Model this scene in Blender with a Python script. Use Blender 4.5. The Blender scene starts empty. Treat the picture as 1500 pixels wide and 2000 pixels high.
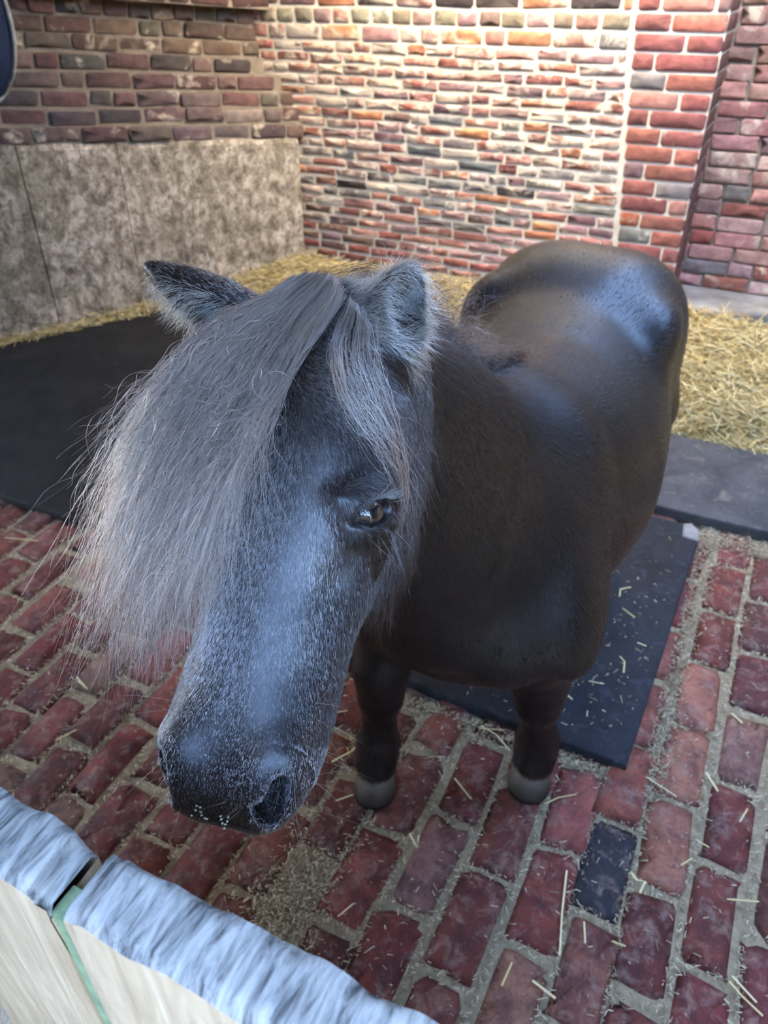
import bpy, bmesh, math, random, zlib
import numpy as np
from mathutils import Vector, Matrix

random.seed(7); rng = np.random.default_rng(7)
scene = bpy.context.scene
COL = scene.collection

# ------------------------------------------------------------------ camera
CAM_H = 1.6; PITCH = math.radians(35); AZ = math.radians(26); FPX = 1500.0
cam_d = bpy.data.cameras.new('camera'); cam = bpy.data.objects.new('camera', cam_d); COL.objects.link(cam)
cam_d.sensor_fit = 'HORIZONTAL'; cam_d.sensor_width = 36.0; cam_d.lens = 36.0 * FPX / 1500.0
cam_d.clip_start = 0.01
cam.location = (0, 0, CAM_H); cam.rotation_euler = (math.pi/2 - PITCH, 0, AZ)
cam_d.dof.use_dof = True; cam_d.dof.focus_distance = 0.74; cam_d.dof.aperture_fstop = 11.0
scene.camera = cam

# ------------------------------------------------------------------ world, sun, exposure
world = bpy.data.worlds.new('sky'); scene.world = world; world.use_nodes = True
wn = world.node_tree.nodes; wl = world.node_tree.links
sky = wn.new('ShaderNodeTexSky'); sky.sky_type = 'NISHITA'; sky.sun_disc = False
sky.sun_elevation = math.radians(48); sky.sun_rotation = math.radians(-80); sky.air_density = 1.0; sky.dust_density = .8; sky.ozone_density = 3.0
bgn = wn['Background']; bgn.inputs['Strength'].default_value = 2.5
wl.new(sky.outputs['Color'], bgn.inputs['Color'])
sun_d = bpy.data.lights.new('sun', 'SUN'); sun = bpy.data.objects.new('sun', sun_d); COL.objects.link(sun)
sun_d.energy = 2.0; sun_d.color = (1.0, 0.93, 0.82); sun_d.angle = math.radians(0.6)
sun.rotation_euler = Vector((0.75, -0.22, -0.62)).to_track_quat('-Z', 'Y').to_euler()
vs = scene.view_settings
vs.view_transform = 'Standard'; vs.look = 'None'; vs.gamma = 1.0; vs.use_curve_mapping = False
vs.exposure = 1.1
cy = scene.cycles; cy.max_bounces = 4; cy.diffuse_bounces = 2; cy.glossy_bounces = 2; cy.transmission_bounces = 2; cy.transparent_max_bounces = 4; cy.adaptive_threshold = .08; cy.adaptive_min_samples = 16

lamp_d = bpy.data.lights.new('ceiling_lamp', 'POINT'); lamp = bpy.data.objects.new('ceiling_lamp', lamp_d); COL.objects.link(lamp)
lamp_d.energy = 3; lamp_d.color = (1.0, .72, .42); lamp_d.shadow_soft_size = .12; lamp.location = (-.80, 3.90, 1.93)

wall_fill_d = bpy.data.lights.new('wall_tube_light', 'AREA'); wall_fill = bpy.data.objects.new('wall_tube_light', wall_fill_d); COL.objects.link(wall_fill)
wall_fill_d.shape = 'RECTANGLE'; wall_fill_d.size = 2.2; wall_fill_d.size_y = .10; wall_fill_d.energy = 68; wall_fill_d.color = (1.0, .86, .68)  # strip light added to brighten the back wall, no fixture there
wall_fill.location = (-1.05, 3.60, 2.45); wall_fill.rotation_euler = Vector((0, .5, -.86)).to_track_quat('-Z', 'Y').to_euler()

# ------------------------------------------------------------------ geometry of the view (for laying out measured points)
cp, sp_ = math.cos(PITCH), math.sin(PITCH); ca, sa = math.cos(AZ), math.sin(AZ)
def ray(x, y):
    X = (x-750)/FPX; Y = (1000-y)/FPX
    return np.array([X, cp+Y*sp_, Y*cp-sp_])
def un(x, y, z): return ray(x, y)*z + np.array([0, 0, CAM_H])      # lat, fwd, height
def toh(x, y, h):
    r = ray(x, y); return un(x, y, (h-CAM_H)/r[2])
def v2w(v):
    v = np.asarray(v, float)
    return np.stack([v[..., 0]*ca - v[..., 1]*sa, v[..., 0]*sa + v[..., 1]*ca, v[..., 2]], -1)
def floor_z(Y): return 0.04*(Y-1.1)
def fpt(x, y, dh=0.0):
    """world point of the sloping floor under a measured spot"""
    r = v2w(ray(x, y)); o = np.array([0, 0, CAM_H])
    t = (0.04*(0-1.1) + dh - CAM_H)/(r[2]-0.04*r[1]); return o + t*r

# ------------------------------------------------------------------ helpers
def link(o, parent=None):
    COL.objects.link(o)
    if parent is not None: o.parent = parent
    return o
def tag(o, label=None, cat=None, group=None, kind=None):
    if label: o['label'] = label
    if cat: o['category'] = cat
    if group: o['group'] = group
    if kind: o['kind'] = kind
    return o
def empty(name, loc=(0, 0, 0)):
    o = bpy.data.objects.new(name, None); o.location = loc; o.empty_display_size = .05; COL.objects.link(o); return o
def mesh_obj(name, verts, faces, mat, parent=None, smooth=False):
    me = bpy.data.meshes.new(name); me.from_pydata([tuple(map(float, v)) for v in verts], [], faces); me.update()
    if mat: me.materials.append(mat)
    if smooth: me.polygons.foreach_set('use_smooth', [True]*len(me.polygons))
    o = bpy.data.objects.new(name, me); return link(o, parent)
def np_mesh(name, verts, tris, mat, parent=None, smooth=False):
    verts = np.asarray(verts, np.float32); tris = np.asarray(tris, np.int32); k = tris.shape[1]
    me = bpy.data.meshes.new(name); me.vertices.add(len(verts)); me.vertices.foreach_set('co', verts.ravel())
    me.loops.add(tris.size); me.loops.foreach_set('vertex_index', tris.ravel())
    me.polygons.add(len(tris)); me.polygons.foreach_set('loop_start', np.arange(0, tris.size, k, dtype=np.int32))
    me.update(calc_edges=True); me.validate()
    if smooth: me.polygons.foreach_set('use_smooth', np.ones(len(tris), bool))
    if mat: me.materials.append(mat)
    o = bpy.data.objects.new(name, me); return link(o, parent)

# ------------------------------------------------------------------ materials
def new_mat(name):
    m = bpy.data.materials.new(name); m.use_nodes = True
    return m, m.node_tree.nodes, m.node_tree.links, m.node_tree.nodes['Principled BSDF']
def noise(n, l, scale, detail=4, rough=.55, vec=None, dist=0.0):
    t = n.new('ShaderNodeTexNoise'); t.inputs['Scale'].default_value = scale; t.inputs['Detail'].default_value = detail
    t.inputs['Roughness'].default_value = rough; t.inputs['Distortion'].default_value = dist
    if vec is not None: l.new(vec, t.inputs['Vector'])
    return t
def ramp(n, l, src, stops):
    r = n.new('ShaderNodeValToRGB'); e = r.color_ramp.elements
    while len(e) < len(stops): e.new(.5)
    for k, (p, c) in enumerate(stops):
        e[k].position = p; e[k].color = (*c, 1) if len(c) == 3 else c
    l.new(src, r.inputs['Fac']); return r
def mix(n, l, fac, a, b, mode='MIX'):
    m = n.new('ShaderNodeMix'); m.data_type = 'RGBA'; m.blend_type = mode
    for k, v in (('Factor', fac), ('A', a), ('B', b)):
        s = m.inputs[0] if k == 'Factor' else (m.inputs[6] if k == 'A' else m.inputs[7])
        if hasattr(v, 'is_output'): l.new(v, s)
        elif k == 'Factor': s.default_value = v
        else: s.default_value = (*v, 1)
    return m.outputs[2]
def mathn(n, l, op, a, b=None, clamp=False):
    m = n.new('ShaderNodeMath'); m.operation = op; m.use_clamp = clamp
    for k, v in enumerate((a, b)):
        if v is None: continue
        if hasattr(v, 'is_output'): l.new(v, m.inputs[k])
        else: m.inputs[k].default_value = v
    return m.outputs[0]
def bump(n, l, h, strength, dist, bsdf):
    b = n.new('ShaderNodeBump'); b.inputs['Strength'].default_value = strength; b.inputs['Distance'].default_value = dist
    l.new(h, b.inputs['Height']); l.new(b.outputs[0], bsdf.inputs['Normal'])
def obj_vec(n, l):
    """object coordinates shifted by a random amount for each object"""
    tc = n.new('ShaderNodeTexCoord'); oi = n.new('ShaderNodeObjectInfo')
    s = mathn(n, l, 'MULTIPLY', oi.outputs['Random'], 37.0)
    a = n.new('ShaderNodeVectorMath'); a.operation = 'ADD'; l.new(tc.outputs['Object'], a.inputs[0]); l.new(s, a.inputs[1])
    return a.outputs[0], oi

def mat_wall_brick():
    m, n, l, b = new_mat('wall_brick'); v, oi = obj_vec(n, l)
    n1 = noise(n, l, 22, 5, .6, v); n2 = noise(n, l, 90, 3, .6, v); n3 = noise(n, l, 11, 5, .65, v, .6)
    dark = mix(n, l, 1.0, oi.outputs['Color'], (.55, .5, .5), 'MULTIPLY')
    c = mix(n, l, ramp(n, l, n1.outputs['Fac'], [(.3, (0, 0, 0)), (.65, (1, 1, 1))]).outputs[0], dark, oi.outputs['Color'])
    # lime and mortar smeared over the face; how much is set per brick by the object colour's alpha
    th = mathn(n, l, 'SUBTRACT', 1.0, oi.outputs['Alpha'])
    k = mathn(n, l, 'SUBTRACT', n3.outputs['Fac'], mathn(n, l, 'ADD', mathn(n, l, 'MULTIPLY', th, .5), .22))
    k = mathn(n, l, 'MULTIPLY', k, 7.0, True)
    c = mix(n, l, mathn(n, l, 'MULTIPLY', k, .8), c, (.66, .55, .41))
    l.new(c, b.inputs['Base Color']); b.inputs['Roughness'].default_value = .88
    h = mathn(n, l, 'ADD', n1.outputs['Fac'], mathn(n, l, 'MULTIPLY', n2.outputs['Fac'], .4))
    bump(n, l, h, .7, .006, b); return m
def mat_mortar(name, c1, c2, sc=14):
    m, n, l, b = new_mat(name); tc = n.new('ShaderNodeTexCoord')
    n1 = noise(n, l, sc, 6, .65, tc.outputs['Object'])
    l.new(ramp(n, l, n1.outputs['Fac'], [(.3, c1), (.7, c2)]).outputs[0], b.inputs['Base Color'])
    b.inputs['Roughness'].default_value = .95
    bump(n, l, noise(n, l, 120, 4, .6, tc.outputs['Object']).outputs['Fac'], .6, .004, b); return m
def mat_plaster():
    m, n, l, b = new_mat('cement_render'); tc = n.new('ShaderNodeTexCoord'); v = tc.outputs['Object']
    mp = n.new('ShaderNodeMapping'); mp.inputs['Scale'].default_value = (1, 1, .8); l.new(v, mp.inputs['Vector'])
    n1 = noise(n, l, 16, 6, .80, mp.outputs[0], .3); n2 = noise(n, l, 3.2, 4, .6, v); n3 = noise(n, l, 38, 5, .7, v)
    c = ramp(n, l, n1.outputs['Fac'], [(.38, (.10, .08, .06)), (.5, (.34, .28, .21)), (.62, (.68, .58, .46))]).outputs[0]
    c = mix(n, l, ramp(n, l, n2.outputs['Fac'], [(.4, (0, 0, 0)), (.7, (.55, .55, .55))]).outputs[0], c, (.17, .145, .09))
    c = mix(n, l, ramp(n, l, n3.outputs['Fac'], [(.55, (0, 0, 0)), (.64, (.7, .7, .7))]).outputs[0], c, (.06, .053, .046))
    l.new(c, b.inputs['Base Color']); b.inputs['Roughness'].default_value = .93
    bump(n, l, mathn(n, l, 'ADD', n1.outputs['Fac'], mathn(n, l, 'MULTIPLY', n3.outputs['Fac'], .3)), .5, .012, b); return m
def mat_floor_brick():
    m, n, l, b = new_mat('floor_brick'); v, oi = obj_vec(n, l)
    n1 = noise(n, l, 16, 6, .65, v, .4); n2 = noise(n, l, 60, 5, .65, v); n3 = noise(n, l, 28, 6, .7, v, .5)
    dark = mix(n, l, 1.0, oi.outputs['Color'], (.42, .33, .36), 'MULTIPLY')
    c = mix(n, l, ramp(n, l, n1.outputs['Fac'], [(.38, (0, 0, 0)), (.62, (1, 1, 1))]).outputs[0], dark, oi.outputs['Color'])
    dust = ramp(n, l, n3.outputs['Fac'], [(.5, (0, 0, 0)), (.68, (.62, .62, .62))]).outputs[0]
    c = mix(n, l, dust, c, (.33, .22, .17))
    grime = ramp(n, l, n2.outputs['Fac'], [(.32, (.55, .55, .55)), (.45, (0, 0, 0))]).outputs[0]
    c = mix(n, l, grime, c, (.035, .022, .022))
    l.new(c, b.inputs['Base Color'])
    l.new(ramp(n, l, n1.outputs['Fac'], [(.35, (.55, .55, .55)), (.65, (.9, .9, .9))]).outputs[0], b.inputs['Roughness']); b.inputs['Specular IOR Level'].default_value = .35
    bump(n, l, mathn(n, l, 'ADD', n1.outputs['Fac'], mathn(n, l, 'MULTIPLY', n2.outputs['Fac'], .6)), .9, .010, b); return m
def mat_rubber(name, c1, c2, dust, amount):
    m, n, l, b = new_mat(name); tc = n.new('ShaderNodeTexCoord'); v = tc.outputs['Object']
    n1 = noise(n, l, 7, 7, .65, v, .5); n2 = noise(n, l, 40, 5, .6, v); n3 = noise(n, l, 18, 7, .7, v, 1.0)
    c = ramp(n, l, n1.outputs['Fac'], [(.35, c1), (.65, c2)]).outputs[0]
    c = mix(n, l, ramp(n, l, n3.outputs['Fac'], [(.52, (0, 0, 0)), (.75, (amount,)*3)]).outputs[0], c, dust)
    l.new(c, b.inputs['Base Color'])
    l.new(ramp(n, l, n3.outputs['Fac'], [(.35, (.60, .60, .60)), (.65, (.88, .88, .88))]).outputs[0], b.inputs['Roughness']); b.inputs['Specular IOR Level'].default_value = .3
    bump(n, l, mathn(n, l, 'ADD', n1.outputs['Fac'], mathn(n, l, 'MULTIPLY', n2.outputs['Fac'], .35)), .35, .006, b); return m
def mat_straw(name, stops, rough=.7):
    m, n, l, b = new_mat(name); at = n.new('ShaderNodeAttribute'); at.attribute_name = 'tint'
    l.new(ramp(n, l, at.outputs['Fac'], stops).outputs[0], b.inputs['Base Color']); b.inputs['Roughness'].default_value = rough
    return m
def mat_plain(name, c, rough=.8, spec=.5, nz=None):
    m, n, l, b = new_mat(name); tc = n.new('ShaderNodeTexCoord')
    n1 = noise(n, l, nz or 30, 5, .6, tc.outputs['Object'])
    d = tuple(x*.7 for x in c); e = tuple(min(1, x*1.25) for x in c)
    l.new(ramp(n, l, n1.outputs['Fac'], [(.3, d), (.7, e)]).outputs[0], b.inputs['Base Color'])
    b.inputs['Roughness'].default_value = rough; b.inputs['Specular IOR Level'].default_value = spec
    bump(n, l, n1.outputs['Fac'], .3, .004, b); return m

M = {}
M['brick'] = mat_wall_brick()
M['mortar'] = mat_mortar('lime_mortar', (.58, .49, .37), (.80, .71, .56))
M['mortar_dark'] = mat_mortar('dusty_mortar', (.15, .115, .08), (.33, .265, .195))
M['mortar_grey'] = mat_mortar('grey_mortar', (.17, .14, .11), (.34, .28, .22))
M['plaster'] = mat_plaster()
M['fbrick'] = mat_floor_brick()
M['joint'] = mat_mortar('joint_dirt', (.20, .15, .085), (.40, .31, .19), 60)
M['mat'] = mat_rubber('black_rubber', (.006, .007, .010), (.016, .018, .024), (.11, .115, .13), .5)
M['mat_left'] = mat_rubber('dusty_black_rubber', (.006, .006, .006), (.014, .013, .012), (.05, .046, .04), .35)
M['strip'] = mat_rubber('worn_grey_rubber', (.03, .031, .036), (.07, .068, .068), (.17, .15, .12), .8)
M['concrete'] = mat_mortar('concrete', (.17, .155, .135), (.36, .34, .31), 6)
M['straw'] = mat_straw('straw', [(0, (.30, .20, .06)), (.5, (.62, .48, .20)), (1, (.84, .73, .42))])
M['chaff'] = mat_straw('chaff', [(0, (.22, .165, .085)), (.5, (.50, .40, .245)), (1, (.78, .68, .47))], .8)
M['straw_base'] = mat_mortar('straw_litter', (.22, .15, .05), (.50, .38, .15), 30)

# ------------------------------------------------------------------ brick meshes (shared between alike pieces)
_bc = {}
def brick_mesh(L, Hh, D, var, mat, rough=1.0, edge=.003, npts=8):
    key = (round(L, 2), round(Hh, 3), var, mat.name)
    if key in _bc: return _bc[key]
    r = random.Random(zlib.crc32(repr(key).encode()))
    L = key[0]; hx, hy = L/2, Hh/2; cut = min(hx, hy)*.32
    base = []
    for sx, sy in ((1, -1), (1, 1), (-1, 1), (-1, -1)):
        a = (sx*hx, sy*(hy-cut)); b = (sx*(hx-cut), sy*hy)
        mid = (sx*(hx-cut*.3), sy*(hy-cut*.3))
        seq = [b, mid, a] if (sx, sy) in ((1, -1), (-1, 1)) else [a, mid, b]
        base += seq
    base = [(x + r.gauss(0, .0022*rough), y + r.gauss(0, .0022*rough)) for x, y in base]
    n = len(base); V = []; Fc = []
    for x, y in base: V.append((x, y, -.03))
    for x, y in base: V.append((x, y, D-edge + r.gauss(0, .0010*rough)))
    for x, y in base:
        k = 1-edge*1.3/max(hx*.7, .02); k2 = 1-edge*1.3/max(hy*.9, .02)
        V.append((x*k, y*k2, D + r.gauss(0, .0007*rough)))
    V.append((r.gauss(0, .01), r.gauss(0, .005), D + r.gauss(.0006, .0006*rough)))
    for j in range(2):
        for i in range(n):
            k = (i+1) % n
            Fc.append((j*n+i, j*n+k, (j+1)*n+k, (j+1)*n+i))
    for i in range(n): Fc.append((2*n+i, 2*n+(i+1) % n, 3*n))
    me = bpy.data.meshes.new('brick'); me.from_pydata(V, [], Fc); me.update(); me.materials.append(mat)
    me.polygons.foreach_set('use_smooth', [True]*len(me.polygons))
    _bc[key] = me; return me
def frame(o, xd, zd):
    xd = Vector(xd).normalized(); zd = Vector(zd).normalized(); yd = zd.cross(xd)
    m = Matrix((xd, yd, zd)).transposed().to_4x4(); m.translation = Vector(o); return m
def put_brick(parent, me, o, xd, zd, color, tilt=0.0, name='brick'):
    b = bpy.data.objects.new(name, me); link(b, parent)
    b.matrix_world = frame(o, xd, zd) @ Matrix.Rotation(random.gauss(0, tilt), 4, 'Z') @ Matrix.Rotation(random.gauss(0, tilt*.6), 4, 'X')
    b.color = color; return b
def vary(c, s=.12):
    k = 1+random.gauss(0, s); return tuple(max(.005, min(1, x*k*(1+random.gauss(0, s*.35)))) for x in c)

RED = (.36, .125, .09); SALMON = (.46, .22, .165); ORANGE = (.52, .22, .11); PURPLE = (.25, .145, .135)
PINK = (.44, .27, .235); GREY = (.25, .225, .20); BLUEGREY = (.19, .195, .19); OLIVE = (.30, .255, .17); DARK = (.065, .045, .043); BROWN = (.22, .125, .09)

# ------------------------------------------------------------------ back wall
YB = 4.03; XP = -.37        # wall plane and the end of the pier
wall_back = mesh_obj('wall_back', [(-3.2, YB+.003, -.1), (-.66, YB+.003, -.1), (-.66, YB+.003, 2.7), (-3.2, YB+.003, 2.7),
                                   (-3.2, YB+.3, -.1), (-.66, YB+.3, -.1), (-.66, YB+.3, 2.7), (-3.2, YB+.3, 2.7)],
                     [(0, 1, 2, 3), (1, 5, 6, 2), (5, 4, 7, 6), (4, 0, 3, 7), (3, 2, 6, 7)], M['mortar'])
tag(wall_back, 'back brick wall of pale red and grey bricks in thick lime mortar', None, None, 'structure')
def proj_px(p):
    X, Y, Z = p; lat = X*ca+Y*sa; fwd = -X*sa+Y*ca; h = Z-CAM_H
    z = fwd*cp-h*sp_; return 750+FPX*lat/z, 1000-FPX*(fwd*sp_+h*cp)/z
def infill_color(px, py):
    u = random.random()
    grey_zone = math.exp(-(((px-860)/230)**2+((py-350)/75)**2))
    if random.random() < .75*grey_zone: c = random.choice([GREY, BLUEGREY, PURPLE, GREY])
    elif py < 20: c = random.choice([PURPLE, DARK, BROWN, OLIVE, ORANGE])
    elif py < 55: c = random.choice([OLIVE, PINK, OLIVE, PURPLE, SALMON])
    elif px < 700 and py > 400: c = random.choice([PURPLE, BROWN, RED, BROWN])
    else: c = random.choices([SALMON, RED, PINK, ORANGE, PURPLE, GREY, BLUEGREY, DARK], [32, 22, 26, 10, 7, 3, 1.5, 1.0])[0]
    return c
def seam_x(z): return -.765 + .085*min(1, max(0, (1.40-z)/.93))
# pier and the three top courses share the 74 mm gauge, the infill is of thin old bricks
def course(z0, gauge, x0, x1, lens, colorf, lime, edge_right=False, wob=.0):
    x = x0; zc = z0+gauge/2
    while x < x1-.03:
        L = random.choice(lens)*random.uniform(.93, 1.05)
        if x+L > x1-.045: L = x1-x
        jw = .013 if gauge > .06 else .0125
        xc = x+L/2; px, py = proj_px((xc, YB, zc))
        lim = np.interp(py, [-60, 150, 200, 270, 490, 700], [470, 470, 510, 560, 575, 580])      # bricks buried behind the left wall or the straw are not built
        if px < lim or py < -30 or py > 535: x += L; continue
        c = vary(colorf(px, py)); hh = gauge-jw-random.uniform(-.001, .003)
        me = brick_mesh(max(.03, L-jw), round(hh*250)/250, .004, random.randrange(6), M['brick'], 1.2 if gauge < .06 else .7)
        put_brick(wall_back, me, (xc+random.gauss(0, .001), YB+random.gauss(.0035, .001), zc+random.gauss(0, wob)), (1, 0, 0), (0, -1, 0),
                  (*c, max(0, min(1, lime(px, py)+random.gauss(0, .16)))), .006)
        x += L
def lime_infill(px, py):
    a = .44 + .24*math.exp(-(((px-620)/200)**2+((py-150)/130)**2)) - .25*max(0, min(1, (py-380)/90)) + .1*math.exp(-((px-1120)/90)**2)
    return a
k = 0; z = 1.468
while z < 1.60:
    course(z, .074, -2.95+(.05 if k % 2 else -.06), seam_x(z), [.225, .215], infill_color, lambda a, b: .25); z += .074; k += 1
course(1.394, .074, -2.93, seam_x(1.4), [.11, .115], infill_color, lambda a, b: .30)
course(1.320, .074, -2.98, seam_x(1.35), [.225, .225, .112], infill_color, lime_infill)
z = 1.320-.0505; k = 0
while z > .12:
    course(z, .0505, -2.98+random.uniform(0, .2), seam_x(z)-.004, [.205, .2, .19, .105, .15], infill_color, lime_infill, wob=.0016); z -= .0505; k += 1
# the pier: sound machine bricks, returned round its end
wall_pier = mesh_obj('wall_pier', [(seam_x(1.4)+.004, YB+.0025, -.1), (XP-.003, YB+.0025, -.1), (XP-.003, YB+.0025, 2.7), (seam_x(1.4)+.004, YB+.0025, 2.7), (XP-.003, YB+.41, -.1), (XP-.003, YB+.41, 2.7)],
                     [(0, 1, 2, 3), (1, 4, 5, 2)], M['mortar'])
tag(wall_pier, 'sound red brick pier at the right end of the back wall', None, None, 'structure')
def pier_color(px, py): return random.choices([RED, (.30, .10, .085), SALMON, PURPLE, (.42, .13, .06), GREY], [40, 30, 12, 10, 5, 4])[0]
z = 1.468+.074; k = 0
while z > .1:
    x0 = seam_x(z)+.008; x1 = XP; off = [.225, .10, .16][k % 3]; xs = [x0]; x = x0+off
    while x < x1-.06: xs.append(x); x += .225
    xs.append(x1)
    for a, b in zip(xs[:-1], xs[1:]):
        xc = (a+b)/2; zc = z+.037; c = vary(pier_color(0, 0), .1)
        px, py = proj_px((xc, YB, zc))
        if py < -45 or py > 640: continue
        me = brick_mesh(b-a-.010, .064, .004, random.randrange(6), M['brick'], .6)
        put_brick(wall_pier, me, (xc, YB+.002, zc), (1, 0, 0), (0, -1, 0), (*c, max(0, random.gauss(.14, .1))), .003)
    ys = [YB, YB+.105, YB+.33] if k % 2 else [YB, YB+.215, YB+.33]
    for a, b in zip(ys[:-1], ys[1:]):
        px, py = proj_px((XP, (a+b)/2, z+.037))
        if py < -45 or py > 640: continue
        me = brick_mesh(b-a-.010, .064, .004, random.randrange(6), M['brick'], .6)
        put_brick(wall_pier, me, (XP-.002, (a+b)/2, z+.037), (0, 1, 0), (1, 0, 0), (*vary((.16, .07, .06), .12), .1), .003)  # return bricks coloured darker to stand in for shade on that face
    z -= .074; k += 1

# ------------------------------------------------------------------ recessed wall to the right of the pier
YR = 4.38
wall_recess = mesh_obj('wall_right', [(XP-.05, YR+.010, -.1), (2.6, YR+.010, -.1), (2.6, YR+.010, 2.7), (XP-.05, YR+.010, 2.7),
                                      (XP-.05, YR+.25, -.1), (2.6, YR+.25, -.1), (2.6, YR+.25, 2.7), (XP-.05, YR+.25, 2.7)],
                       [(0, 1, 2, 3), (1, 5, 6, 2), (5, 4, 7, 6), (3, 2, 6, 7)], M['mortar_grey'])
tag(wall_recess, 'recessed wall of pinkish red bricks beside the brick pier', None, None, 'structure')
z = .155; k = 0
while z < 1.60:
    x = XP - (.11 if k % 2 else 0)
    while x < .32:
        L = random.choice([.225, .225, .225, .12]); xc = x+L/2; px, py = proj_px((xc, YR, z+.037))
        if xc-L/2 > XP-.12 and px < 1600 and -45 < py < 700:
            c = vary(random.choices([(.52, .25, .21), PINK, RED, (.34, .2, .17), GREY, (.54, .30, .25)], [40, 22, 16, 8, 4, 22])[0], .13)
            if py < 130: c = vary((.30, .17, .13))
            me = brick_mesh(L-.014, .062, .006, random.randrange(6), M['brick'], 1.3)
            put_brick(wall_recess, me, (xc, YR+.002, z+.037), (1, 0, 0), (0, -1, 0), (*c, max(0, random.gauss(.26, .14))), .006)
        x += L
    z += .074; k += 1
plinth = mesh_obj('trim_1', [], [], None)
def poly_prism(name, pts, z0f, z1f, mat, parent=None, bev=.008, seg=2, sub=0):
    """prism over a plan polygon; z0f and z1f give bottom and top height at a plan point"""
    bm = bmesh.new(); n = len(pts)
    lo = [bm.verts.new((x, y, z0f(x, y))) for x, y in pts]; hi = [bm.verts.new((x, y, z1f(x, y))) for x, y in pts]
    bm.faces.new(hi); bm.faces.new(lo[::-1])
    for i in range(n): bm.faces.new((lo[i], lo[(i+1) % n], hi[(i+1) % n], hi[i]))
    bmesh.ops.recalc_face_normals(bm, faces=bm.faces)
    if bev:
        bmesh.ops.bevel(bm, geom=[e for e in bm.edges if all(v in hi for v in e.verts)], offset=bev, segments=seg, affect='EDGES', profile=.6)
    me = bpy.data.meshes.new(name); bm.to_mesh(me); bm.free(); me.materials.append(mat)
    o = bpy.data.objects.new(name, me); return link(o, parent)
bpy.data.objects.remove(plinth)
plinth = poly_prism('trim_1', [(XP-.02, 4.10), (-.1, 4.07), (.1, 4.12), (.4, 4.10), (.9, 4.14), (.9, YR+.02), (XP-.02, YR+.02)],
                    lambda x, y: 0, lambda x, y: .225+.01*math.sin(x*14), M['concrete'], None, .02, 3)
tag(plinth, 'rough grey concrete footing along the base of the recessed wall', None, None, 'structure')

# ------------------------------------------------------------------ left wall: cement dado below, stepped old brickwork above
PL0 = np.array([-2.475, 3.99]); PL1 = np.array([-3.347, 2.451]); DL = (PL1-PL0)/np.linalg.norm(PL1-PL0)
NL = np.array([-DL[1], DL[0]])                       # out of the wall, into the room
if np.dot(NL, -PL0) < 0: NL = -NL
def lw(u, out, z): p = PL0+DL*u+NL*out; return (p[0], p[1], z)
def dado_z(u): return .857+.069*u
wall_left = mesh_obj('wall_left', [lw(-.6, -.262, -.1), lw(4.2, -.262, -.1), lw(4.2, -.262, 2.7), lw(-.6, -.262, 2.7),
                                   lw(-.6, -.5, -.1), lw(4.2, -.5, -.1), lw(4.2, -.5, 2.7), lw(-.6, -.5, 2.7)],
                     [(3, 2, 1, 0), (4, 5, 6, 7), (7, 6, 2, 3)], M['mortar_dark'])
tag(wall_left, 'left stable wall of dusty brown bricks above a grey cement dado', None, None, 'structure')
STEPS = [(0, -.005), (1, -.03), (2, -.06), (3, -.11), (4, -.20), (5, -.235), (6, -.245), (7, -.245), (8, -.15), (9, -.15), (10, -.15)]
G = .0735
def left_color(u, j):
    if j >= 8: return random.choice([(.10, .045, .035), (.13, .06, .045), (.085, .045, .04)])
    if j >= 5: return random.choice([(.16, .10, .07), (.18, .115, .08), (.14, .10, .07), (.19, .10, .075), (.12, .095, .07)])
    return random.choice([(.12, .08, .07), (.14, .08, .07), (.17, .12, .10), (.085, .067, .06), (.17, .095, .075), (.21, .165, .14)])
for j, out in STEPS:
    # the course's own bed of mortar, standing in step with its bricks
    zz = lambda u, q: dado_z(u)+q*G-.012*(j*.0)
    us = np.linspace(-.3, 2.4, 19); V = []; Fc = []
    for u in us:
        uu = max(u, .02 if out > -.1 else -.3)
        dz = .006*math.sin(u*9+j*2)
        V += [lw(u, out-.007, zz(u, j)+dz*0), lw(u, out-.007, zz(u, j+1)), lw(u, -.3, zz(u, j+1)), lw(u, -.3, zz(u, j))]
    for i in range(len(us)-1):
        a, b = i*4, i*4+4
        Fc += [(a, b, b+1, a+1), (a+1, b+1, b+2, a+2), (a, a+3, b+3, b)]
    Fc += [(0, 1, 2, 3)]
    mesh_obj('mortar_bed', V, Fc, M['mortar_dark'], wall_left)
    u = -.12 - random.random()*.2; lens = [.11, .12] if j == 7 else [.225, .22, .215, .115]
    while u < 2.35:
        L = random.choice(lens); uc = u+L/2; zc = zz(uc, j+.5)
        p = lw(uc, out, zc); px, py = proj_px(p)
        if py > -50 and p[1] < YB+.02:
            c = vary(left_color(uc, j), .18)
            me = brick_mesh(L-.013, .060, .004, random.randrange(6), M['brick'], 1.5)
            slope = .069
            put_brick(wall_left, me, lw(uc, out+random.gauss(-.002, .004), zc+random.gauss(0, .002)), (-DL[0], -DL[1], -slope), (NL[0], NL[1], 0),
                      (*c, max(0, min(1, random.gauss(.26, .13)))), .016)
        u += L
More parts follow.
